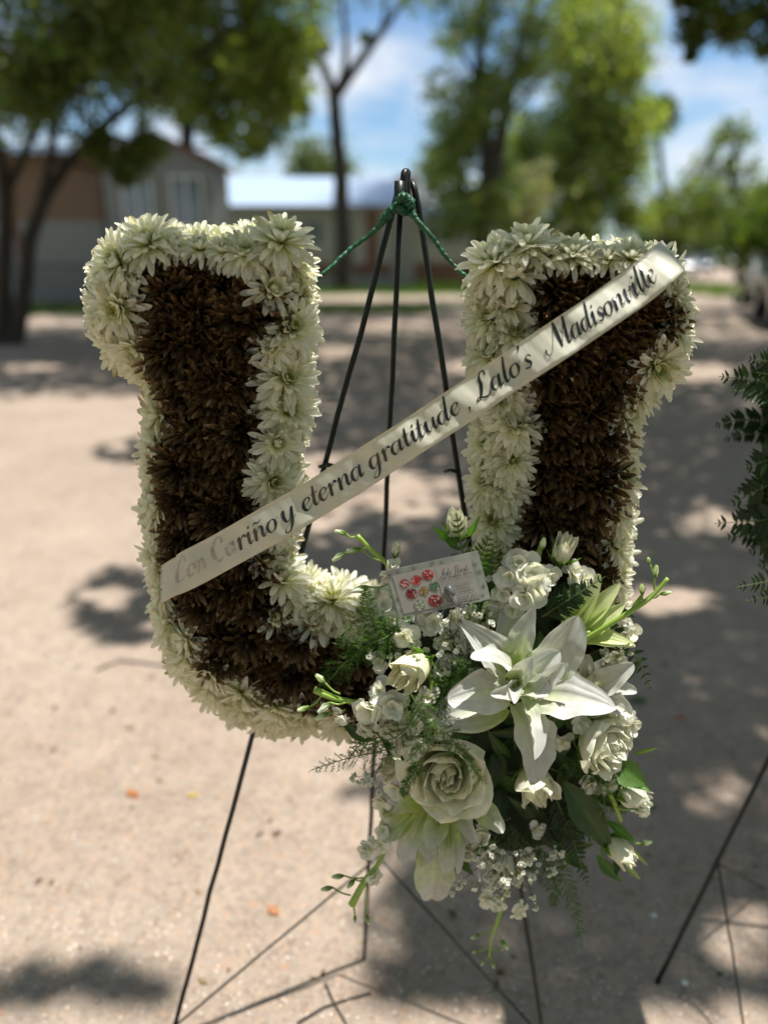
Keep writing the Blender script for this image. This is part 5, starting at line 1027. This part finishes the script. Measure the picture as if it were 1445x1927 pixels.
# fine asparagus fern
def plume(pts, width, name='asparagus_fern', nb=30, col=(.075, .15, .03), label=None, nn_=26, nl=.0042, O=None, parent=None, droop=.15):
    O = SO if O is None else O; parent = spray if parent is None else parent
    c_ = crom([list(Vector(p)-O) for p in pts], 12); m = len(c_); mbs = MB(); tube(mbs, c_, [.0008, .0003], 5, (.14, .22, .06)); V_ = []; C_ = []
    for i in range(nb):
        t = .08+.9*i/nb; k_ = int(t*(m-1)); p = c_[k_]; tg = c_[min(m-1, k_+1)]-c_[max(0, k_-1)]; tg /= np.linalg.norm(tg)+1e-9; rv = nrg.normal(size=3); rv[1] *= .45; sd_ = np.cross(tg, [0, 1, 0])*(1 if i % 2 else -1)+rv*.28; sd_ /= np.linalg.norm(sd_)
        l = width*(1-t)**.6*nrg.uniform(.6, 1.1); d = sd_*.8+tg*.55; d /= np.linalg.norm(d); e = p+d*l+np.array([0, 0, -droop*l]); mbs.add([p, p+np.array([.0003, 0, .0003]), e], [(0, 1, 2)], (.12, .2, .05))
        for q in np.linspace(.1, 1, max(3, int(nn_*l/width))):
            s = p+(e-p)*q
            for _ in range(3):
                nd = nrg.normal(size=3)*.75+d*.7; nd /= np.linalg.norm(nd); w_ = np.cross(nd, nrg.normal(size=3)); w_ /= np.linalg.norm(w_); w_ *= .00026; l2 = nl*nrg.uniform(.6, 1.2); V_ += [s-w_, s+w_, s+nd*l2]; g_ = nrg.uniform(.6, 1.5); C_ += [(col[0]*g_, col[1]*g_, col[2]*g_)]*3
    for t in np.linspace(.75, 1, 14):
        s = c_[int(t*(m-1))]
        for _ in range(4):
            nd = nrg.normal(size=3); nd /= np.linalg.norm(nd); w_ = np.cross(nd, [0, 1, .3])*.0003; V_ += [s-w_, s+w_, s+nd*nl]; C_ += [col]*3
    mbs.add(V_, [(3*i, 3*i+1, 3*i+2) for i in range(len(V_)//3)], np.array(C_)); o = mbs.build(name, M_needle, parent, False)
    if label: o['label'] = label
    return o
for pts, wd, kw in (([(760, 1195, .65), (715, 1180, .642), (665, 1195, .638), (640, 1218, .638)], .030, {}), ([(755, 1205, .65), (705, 1200, .642), (672, 1225, .638), (655, 1258, .636)], .028, {}), ([(740, 1190, .652), (700, 1165, .645), (690, 1130, .642), (688, 1105, .642)], .014, {}), ([(750, 1180, .65), (725, 1200, .64), (690, 1215, .635), (670, 1235, .635)], .028, {}),
    ([(770, 1400, .642), (710, 1415, .635), (650, 1428, .632), (584, 1450, .63)], .024, dict(nb=34)), ([(760, 1385, .642), (715, 1388, .635), (680, 1400, .632), (655, 1430, .632)], .024, {}), ([(790, 1330, .62), (755, 1380, .616), (700, 1400, .615), (660, 1395, .615)], .022, {}), ([(770, 1300, .60), (790, 1340, .598), (800, 1390, .598), (768, 1430, .60)], .020, {}),
    ([(800, 1350, .61), (845, 1385, .592), (875, 1430, .588), (915, 1475, .588)], .022, {}), ([(845, 1300, .63), (870, 1290, .62), (880, 1260, .618), (850, 1240, .62)], .020, {}), ([(860, 1275, .635), (840, 1290, .625), (828, 1320, .62), (822, 1350, .62)], .020, {}), ([(1010, 1590, .66), (1050, 1640, .65), (1080, 1700, .645), (1094, 1780, .642)], .020, dict(nb=40)), ([(1000, 1600, .66), (1035, 1640, .652), (1045, 1680, .65), (1040, 1705, .65)], .018, {}),
    ([(1080, 1400, .665), (1110, 1450, .655), (1135, 1500, .65), (1140, 1555, .65)], .024, {}), ([(1060, 1420, .67), (1085, 1440, .66), (1120, 1460, .655), (1150, 1470, .655)], .022, {}), ([(1130, 1290, .67), (1150, 1250, .665), (1165, 1220, .663), (1160, 1200, .663)], .014, {}), ([(790, 1430, .60), (780, 1450, .598), (762, 1480, .598), (758, 1500, .60)], .010, {}), ([(660, 1240, .64), (640, 1255, .645), (625, 1275, .65), (600, 1290, .655)], .02, dict(col=(.05, .09, .02)))):
    plume([pf(*p) for p in pts], wd, **kw)
# baby's breath
def puff(seed):
    rg = random.Random(seed); mb = MB()
    for k in range(14):
        ph = k*2.4; f = k/14; V, F, U, T = petal_grid(.0034*(1-.3*f), .0026, 3, 3, R(10+65*f), R(rg.uniform(-40, 30)), .4, .4, .7, .5, .1, 7, k); ca, sa = math.cos(ph), math.sin(ph); mb.add(np.stack([V[:, 0]*ca-V[:, 1]*sa, V[:, 0]*sa+V[:, 1]*ca, V[:, 2]], 1), F, (.88, .89, .86))
    tube(mb, [(0, 0, -.002), (0, 0, .0006)], [.0006, .0011], 5, (.2, .3, .1)); return mb.mesh('floret')
PUFF = [puff(i) for i in range(3)]
for (cx, cy, dd, bx_, by_, n, sp2, col, lb) in ((945, 1655, .640, 960, 1560, 30, 42, (.12, .16, .06), 'baby\u2019s breath cluster low in front of the rose'), (860, 1220, .645, 880, 1290, 26, 26, (.14, .2, .07), 'baby\u2019s breath left of the lily'), (905, 1600, .645, 950, 1560, 8, 22, (.1, .14, .05), None), (1035, 1610, .645, 1010, 1550, 7, 20, (.1, .14, .05), None),
    (690, 1470, .642, 740, 1430, 9, 20, (.1, .12, .06), None), (865, 1150, .626, 850, 1210, 8, 40, (.08, .08, .05), None), (740, 1245, .645, 790, 1260, 9, 22, (.14, .2, .07), None), (905, 1110, .66, 900, 1180, 8, 22, (.14, .2, .07), None), (935, 1665, .632, 945, 1600, 22, 30, (.12, .16, .06), None), (975, 1640, .636, 950, 1590, 14, 34, (.12, .16, .06), None), (1160, 1235, .668, 1120, 1260, 9, 20, (.14, .2, .07), None)):
    mb = MB(); b0 = np.array(pf(bx_, by_, dd+.02)-SO); ends = []
    for i in range(n): ends.append(np.array(pf(cx+rng.gauss(0, sp2), cy+rng.gauss(0, sp2*.7), dd+rng.uniform(-.008, .012))-SO))
    for e in ends:
        md = b0+(e-b0)*rng.uniform(.4, .6)+nrg.normal(0, .003, 3); tube(mb, crom([b0+nrg.normal(0, .004, 3), md, e], 4), [.0004, .00022], 4, tuple(c*.6 for c in col), False)
        for _ in range(3): tube(mb, [md, md+nrg.normal(0, .006, 3)], .0002, 3, tuple(c*.6 for c in col), False)
    o = mb.build('gypsophila', M_stem, spray, False)
    if lb: o['label'] = lb
    for e in [q+nrg.normal(0, .0022, 3) for q in ends for _ in range(rng.choice((1, 2, 3)))]: place(rng.choice(PUFF), M_rose, 'floret', Vector(e)+SO, (rng.gauss(0, .5), -1, rng.gauss(.2, .5)), rng.uniform(.8, 1.35)*(.7 if rng.random() < .3 else 1), o, SO)

# ------------------------------------------------------------------ business card on a clear fork
M_card = simple('printed_card', (.27, .255, .235), .42, var=.03, scale=40, coat=.15)
M_cardedge = simple('card_border_print', (.21, .225, .20), .42, var=.35, scale=60); M_ink = simple('black_ink', (.05, .05, .045), .5); M_greyink = simple('grey_ink', (.17, .17, .16), .5)
TL, TR, BRc, BLc = pf(725, 1074, .622), pf(899, 1036, .624), pf(923, 1127, .616), pf(752, 1163, .614)
def cardpt(u, v, lift=0.0):      # u 0..1 across, v 0..1 down
    p = TL.lerp(TR, u).lerp(BLc.lerp(BRc, u), v); n_ = (TR-TL).cross(BLc-TL).normalized(); n_ = -n_ if n_.y > 0 else n_; return p+n_*(lift+.0012*math.sin(u*3))
CO = cardpt(.5, 1)
def cgrid(name, u0, u1, v0, v1, lift, mat, parent, n=8, thick=0):
    mb = MB(); V_ = [cardpt(u0+(u1-u0)*i/n, v, lift)-CO for i in range(n+1) for v in (v0, v1)]; F_ = [(2*i, 2*i+2, 2*i+3, 2*i+1) for i in range(n)]
    if thick:
        V_ += [cardpt(u0+(u1-u0)*i/n, v, lift-thick)-CO for i in range(n+1) for v in (v0, v1)]; k = 2*(n+1); F_ += [(k+2*i, k+2*i+1, k+2*i+3, k+2*i+2) for i in range(n)]+[(2*i, k+2*i, k+2*i+2, 2*i+2) for i in range(n)]+[(2*i+1, 2*i+3, k+2*i+3, k+2*i+1) for i in range(n)]+[(0, 1, k+1, k), (2*n, k+2*n, k+2*n+1, 2*n+1)]
    mb.add(V_, F_)
    if parent is None: return mb.build(name, mat, None, False, CO)
    return mb.build(name, mat, parent, False)
card = cgrid('business_card', 0, 1, 0, 1, 0, M_cardedge, None, 10, .0006); tag(card, 'white business card with red flower pictures tucked above the lily', 'card')
cgrid('printed_panel', .055, .90, .12, .93, .0003, M_card, card)
cgrid('divider_line', .508, .513, .16, .80, .0005, M_greyink, card, 3)
# printed pictures of round arrangements
PIC = [(.16, .33, .055, (.36, .06, .06), 1), (.29, .31, .06, (.42, .035, .045), 0), (.42, .26, .065, (.45, .04, .05), 0), (.20, .56, .065, (.19, .015, .02), 0), (.33, .56, .055, (.28, .17, .04), 0), (.455, .51, .06, (.09, .16, .09), 0), (.245, .82, .065, (.28, .34, .25), 2), (.42, .80, .078, (.25, .03, .03), 3)]
for (u, v, r, colr, kd) in PIC:
    mb = MB(); rg = random.Random(int(u*1000)); n = 28; asp = 1.72
    V_ = [cardpt(u, v, .0005)-CO]+[cardpt(u+r*math.cos(2*math.pi*i/n)*(1 if i % 2 else .9), v+r*asp*math.sin(2*math.pi*i/n)*(1 if i % 2 else .9), .0005)-CO for i in range(n)]
    mb.add(V_, [(0, 1+i, 1+(i+1) % n) for i in range(n)], tuple(c*.45 for c in colr) if kd != 3 else (.16, .02, .02))
    for i in range(46):
        a = rg.uniform(0, 6.3); q = r*math.sqrt(rg.random())*.86; s = r*.2; uu, vv = u+q*math.cos(a), v+q*asp*math.sin(a); g_ = rg.uniform(.6, 1.6); c3 = tuple(min(.6, c*g_) for c in colr)
        if rg.random() < .2: c3 = (.5, .42, .38)
        b_ = rg.uniform(0, 6.3); L3 = .00055+.000004*i; mb.add([cardpt(uu+s*math.cos(b_+k*2.09), vv+s*asp*math.sin(b_+k*2.09), L3)-CO for k in range(3)], [(0, 1, 2)], c3)
    mb.build('printed_flower_picture', M_rose if False else MATS['card_picture'] if 'card_picture' in MATS else petal_mat('card_picture', trans=0, bumpk=0), card, False)
# printed border flowers
mb = MB(); rg = random.Random(5)
for (u, v, r) in ((.03, .10, .05), (.12, .06, .05), (.3, .05, .04), (.5, .05, .05), (.93, .25, .05), (.95, .42, .06), (.96, .72, .04), (.04, .62, .05), (.05, .85, .04), (.92, .90, .04), (.45, .96, .03), (.6, .05, .03)):
    for k in range(22):
        a = rg.uniform(0, 6.3); l = r*rg.uniform(.4, 1.2); e = (u+l*math.cos(a), v+l*1.72*math.sin(a)); w_ = .0035; cu = lambda x: min(.997, max(.003, x))
        mb.add([cardpt(cu(u-w_*math.sin(a)), cu(v+w_*1.72*math.cos(a)), .0002)-CO, cardpt(cu(u+w_*math.sin(a)), cu(v-w_*1.72*math.cos(a)), .0002)-CO, cardpt(cu(e[0]), cu(e[1]), .0002)-CO], [(0, 1, 2)])
mb.build('printed_leaf_border', M_greyink, card, False)
# printed words: thin single strokes for the script, block capitals for the rest
TH = {'A': (1.0, [[(-.25, .0, .09), (-.4, -.25, .09), (-.05, -.35, .09), (.25, .3, .09), (.62, 1.9, .1), (.6, .9, .1), (.66, 0, .1)], [(.1, .55, .08), (.8, .7, .08)]]), 'u': (.62, [[(.05, .8, .1), (.05, .2, .1), (.3, .05, .1), (.5, .7, .1), (.52, .1, .1), (.62, .2, .08)]]),
      'l': (.42, [[(.0, .2, .08), (.3, 1.7, .1), (.1, .9, .1), (.15, .05, .1), (.42, .25, .08)]]), 'o': (.6, [[(.35, .7, .1), (.1, .4, .1), (.25, .05, .1), (.5, .35, .1), (.35, .7, .1), (.65, .7, .07)]]), 'F': (.9, [[(.0, 1.5, .1), (.4, 1.75, .1), (.9, 1.9, .1)], [(.5, 1.8, .11), (.42, .6, .11), (.3, -.5, .11), (.05, -.45, .08)], [(.25, .75, .08), (.7, .85, .08)]]),
      'r': (.42, [[(.05, .1, .1), (.12, .75, .1), (.36, .62, .1)]]), 'a': (.62, [[(.48, .6, .1), (.2, .65, .1), (.08, .25, .1), (.3, .05, .1), (.5, .6, .1), (.52, .1, .1), (.65, .2, .08)]]), 's': (.5, [[(.42, .75, .1), (.15, .6, .1), (.35, .3, .1), (.05, .05, .1)]]), ' ': (.6, [])}
def thin_text(txt, u0, u1, vb, h):
    x = 0; st_ = []
    for ch in txt: adv, ss_ = TH[ch]; st_ += [[(x+a, b_, c_*1.35) for a, b_, c_ in s_] for s_ in ss_]; x += adv
    k = (u1-u0)/x; mb = MB(); stroke_fill(mb, st_, lambda a, b_, lf_: cardpt(u0+(a+.25*b_)*k, vb-b_*h, .0006+lf_*.2)-CO, 5); mb.build('script_name', M_ink, card, False)
thin_text('Aulo Florals', .555, .855, .345, .082)
BLK = {}
def seg_text(txt, u0, u1, v0, v1, mat, wt=.16):
    """block capitals from straight bars"""
    S = {'A': '048 42 35', 'B': '', }
    G5 = {'A': [((0, 0), (.5, 1)), ((.5, 1), (1, 0)), ((.2, .4), (.8, .4))], 'B': [((0, 0), (0, 1)), ((0, 1), (.8, .85)), ((.8, .85), (.7, .55)), ((0, .52), (.7, .52)), ((.7, .5), (.85, .2)), ((.85, .2), (0, 0))], 'C': [((1, .85), (.5, 1)), ((.5, 1), (0, .5)), ((0, .5), (.5, 0)), ((.5, 0), (1, .15))], 'D': [((0, 0), (0, 1)), ((0, 1), (.9, .6)), ((.9, .6), (.9, .35)), ((.9, .35), (0, 0))],
          'E': [((0, 0), (0, 1)), ((0, 1), (.9, 1)), ((0, .5), (.7, .5)), ((0, 0), (.9, 0))], 'F': [((0, 0), (0, 1)), ((0, 1), (.9, 1)), ((0, .5), (.7, .5))], 'G': [((1, .85), (.5, 1)), ((.5, 1), (0, .5)), ((0, .5), (.5, 0)), ((.5, 0), (1, .2)), ((1, .2), (1, .5)), ((1, .5), (.6, .5))], 'H': [((0, 0), (0, 1)), ((1, 0), (1, 1)), ((0, .5), (1, .5))], 'I': [((.5, 0), (.5, 1))], 'L': [((0, 1), (0, 0)), ((0, 0), (.9, 0))],
          'M': [((0, 0), (.1, 1)), ((.1, 1), (.5, .3)), ((.5, .3), (.9, 1)), ((.9, 1), (1, 0))], 'N': [((0, 0), (0, 1)), ((0, 1), (1, 0)), ((1, 0), (1, 1))], 'O': [((.5, 1), (0, .5)), ((0, .5), (.5, 0)), ((.5, 0), (1, .5)), ((1, .5), (.5, 1))], 'P': [((0, 0), (0, 1)), ((0, 1), (.9, .8)), ((.9, .8), (0, .5))], 'R': [((0, 0), (0, 1)), ((0, 1), (.9, .8)), ((.9, .8), (0, .5)), ((.3, .5), (1, 0))], 'S': [((1, .9), (.2, 1)), ((.2, 1), (.1, .6)), ((.1, .6), (.9, .4)), ((.9, .4), (.8, 0)), ((.8, 0), (0, .1))],
          'T': [((0, 1), (1, 1)), ((.5, 1), (.5, 0))], 'U': [((0, 1), (.1, 0)), ((.1, 0), (.9, 0)), ((.9, 0), (1, 1))], 'V': [((0, 1), (.5, 0)), ((.5, 0), (1, 1))], 'W': [((0, 1), (.25, 0)), ((.25, 0), (.5, .8)), ((.5, .8), (.75, 0)), ((.75, 0), (1, 1))], 'Y': [((0, 1), (.5, .5)), ((1, 1), (.5, .5)), ((.5, .5), (.5, 0))], 'Z': [((0, 1), (1, 1)), ((1, 1), (0, 0)), ((0, 0), (1, 0))], ' ': []}
    mb = MB(); k = (u1-u0)/len(txt); j = 0
    for i, ch in enumerate(txt):
        for (a, b_), (c_, d_) in G5.get(ch, G5['O']):
            p0 = np.array([u0+(i+.1+.72*a)*k, v1+(v0-v1)*b_]); p1 = np.array([u0+(i+.1+.72*c_)*k, v1+(v0-v1)*d_]); dd = p1-p0; dl = np.array([dd[0]*1.72, dd[1]]); dl /= np.linalg.norm(dl)+1e-9; nn = np.array([-dl[1]/1.72, dl[0]])*k*wt*.8; j += 1; L3 = .00062+.0000008*(j % 40)
            mb.add([cardpt(*(p0-nn), L3)-CO, cardpt(*(p1-nn), L3)-CO, cardpt(*(p1+nn), L3)-CO, cardpt(*(p0+nn), L3)-CO], [(0, 1, 2, 3)])
    mb.build('printed_line', mat, card, False)
seg_text('FLOWER ARRANGEMENT SERVICES', .53, .885, .375, .415, M_ink, .22); seg_text('TODO TIPO DE ARREGLOS FLORALES', .52, .90, .445, .485, M_greyink, .22)
cgrid('printed_icon', .60, .62, .60, .64, .0006, petal_mat('icon_pink', trans=0) if False else simple('icon_pink_ink', (.45, .16, .18), .5), card, 1); cgrid('printed_icon', .605, .63, .655, .70, .0006, simple('icon_blue_ink', (.10, .16, .42), .5), card, 1); cgrid('printed_icon', .605, .64, .715, .765, .0006, M_ink, card, 1); cgrid('printed_icon', .60, .625, .55, .585, .0006, M_greyink, card, 1)
# faint contact lines: too worn to read, bare rules of ink in the photograph
for (u0, u1, v) in ((.66, .84, .545), (.67, .81, .605), (.68, .83, .665), (.68, .85, .725), (.62, .86, .83), (.60, .90, .88)):
    mb = MB(); rg = random.Random(int(v*1000)); u = u0
    while u < u1: w_ = rg.uniform(.004, .012); mb.add([cardpt(u, v, .0006)-CO, cardpt(u+w_, v, .0006)-CO, cardpt(u+w_, v+.022, .0006)-CO, cardpt(u, v+.022, .0006)-CO], [(0, 1, 2, 3)]); u += w_+rg.uniform(.003, .006)
    mb.build('faint_printed_line', M_greyink, card, False)
m, nt, b, o = mat_base('clear_plastic'); b.inputs['Base Color'].default_value = (.9, .95, .92, 1); b.inputs['Roughness'].default_value = .08; b.inputs['Transmission Weight'].default_value = .92; b.inputs['IOR'].default_value = 1.45; M_clear = m
mb = MB(); f0 = cardpt(.60, .62, .0022); q = [f0, cardpt(.63, .95, .002), pf(872, 1215, .628), pf(880, 1260, .66)]; tube(mb, crom([list(v-f0) for v in q], 6), [.0016, .0017, .0024, .0018], 6)
for sg in (-1, 1): tube(mb, [q[1]-f0, q[1]-f0+Vector((.010*sg, .0, .002)), q[1]-f0+Vector((.013*sg, .002, .012))], .0011, 6)
tube(mb, [cardpt(.59, .55, .002)-f0, cardpt(.61, .75, .0025)-f0], [.003, .0036], 8); tag(mb.build('card_holder', M_clear, loc=f0), 'clear plastic fork holding the business card', 'card holder')

# ------------------------------------------------------------------ fern arrangement on the second easel
fa = empty('fern_arrangement', P(1500, 900, .80)); tag(fa, 'dark leatherleaf fern arrangement entering at the right edge', 'fern arrangement'); FO = fa.location.copy()
for pts, wd, nn in (([(1520, 760, .80), (1440, 720, .79), (1352, 708, .785)], .040, (.1, -1, .2)), ([(1540, 740, .79), (1480, 690, .78), (1405, 675, .775)], .036, (.1, -1, .1)), ([(1480, 800, .86), (1400, 790, .855), (1342, 802, .85)], .026, (.1, -.9, .4)), ([(1560, 860, .80), (1470, 860, .79), (1400, 880, .785)], .045, (.1, -1, .2)), ([(1540, 860, .80), (1470, 900, .79), (1372, 950, .785)], .050, (.2, -1, .2)),
    ([(1560, 930, .80), (1450, 975, .79), (1344, 985, .785)], .048, (.1, -1, .2)), ([(1550, 960, .80), (1480, 1010, .79), (1405, 1040, .785)], .04, (.1, -1, .2)), ([(1540, 1080, .70), (1470, 1090, .67), (1385, 1105, .65)], .03, (.1, -1, .2)), ([(1540, 780, .81), (1500, 800, .80), (1440, 830, .80)], .04, (.1, -1, .2)), ([(1520, 1000, .84), (1460, 960, .83), (1420, 930, .83)], .036, (.1, -1, .2)), ([(1560, 700, .82), (1500, 690, .81), (1420, 700, .81)], .045, (.1, -1, .3)), ([(1560, 820, .82), (1500, 850, .81), (1410, 905, .81)], .045, (.1, -1, .1)), ([(1560, 890, .83), (1500, 900, .82), (1380, 925, .82)], .045, (.1, -1, .4)), ([(1560, 1000, .81), (1480, 985, .80), (1400, 1000, .80)], .045, (.1, -1, .1)), ([(1560, 760, .83), (1500, 740, .82), (1410, 745, .82)], .04, (.1, -1, .1))):
    frond([P(*p) for p in pts], wd*.9, nn, 14, (.018, .04, .010), fa, FO, bip=False); q_ = [P(p[0]+18, p[1]+26, p[2]+.012) for p in pts]; frond(q_, wd*.8, (nn[0]+.3, nn[1], nn[2]+.3), 14, (.016, .036, .010), fa, FO, bip=False)
slab('foam_block', [(1490, 700), (1640, 700), (1640, 1100), (1490, 1100)], .80, .87, M_foam, fa, FO)
for i in range(8):
    x, y = rng.uniform(1570, 1640), rng.uniform(700, 1100); place(rng.choice(MUM_W), M_white, 'white_chrysanthemum', P(x, y, .79), (rng.gauss(0, .3), -1, rng.gauss(0, .3)), 1, fa, FO)
# the letter's parts keep the foot of the object at its own place
bpy.context.view_layer.update()
print('objects', len(bpy.data.objects), 'tris', sum(len(o.data.loops)-2*len(o.data.polygons) for o in bpy.data.objects if o.type == 'MESH'), 'unique', sum(len(m.loops)-2*len(m.polygons) for m in bpy.data.meshes))
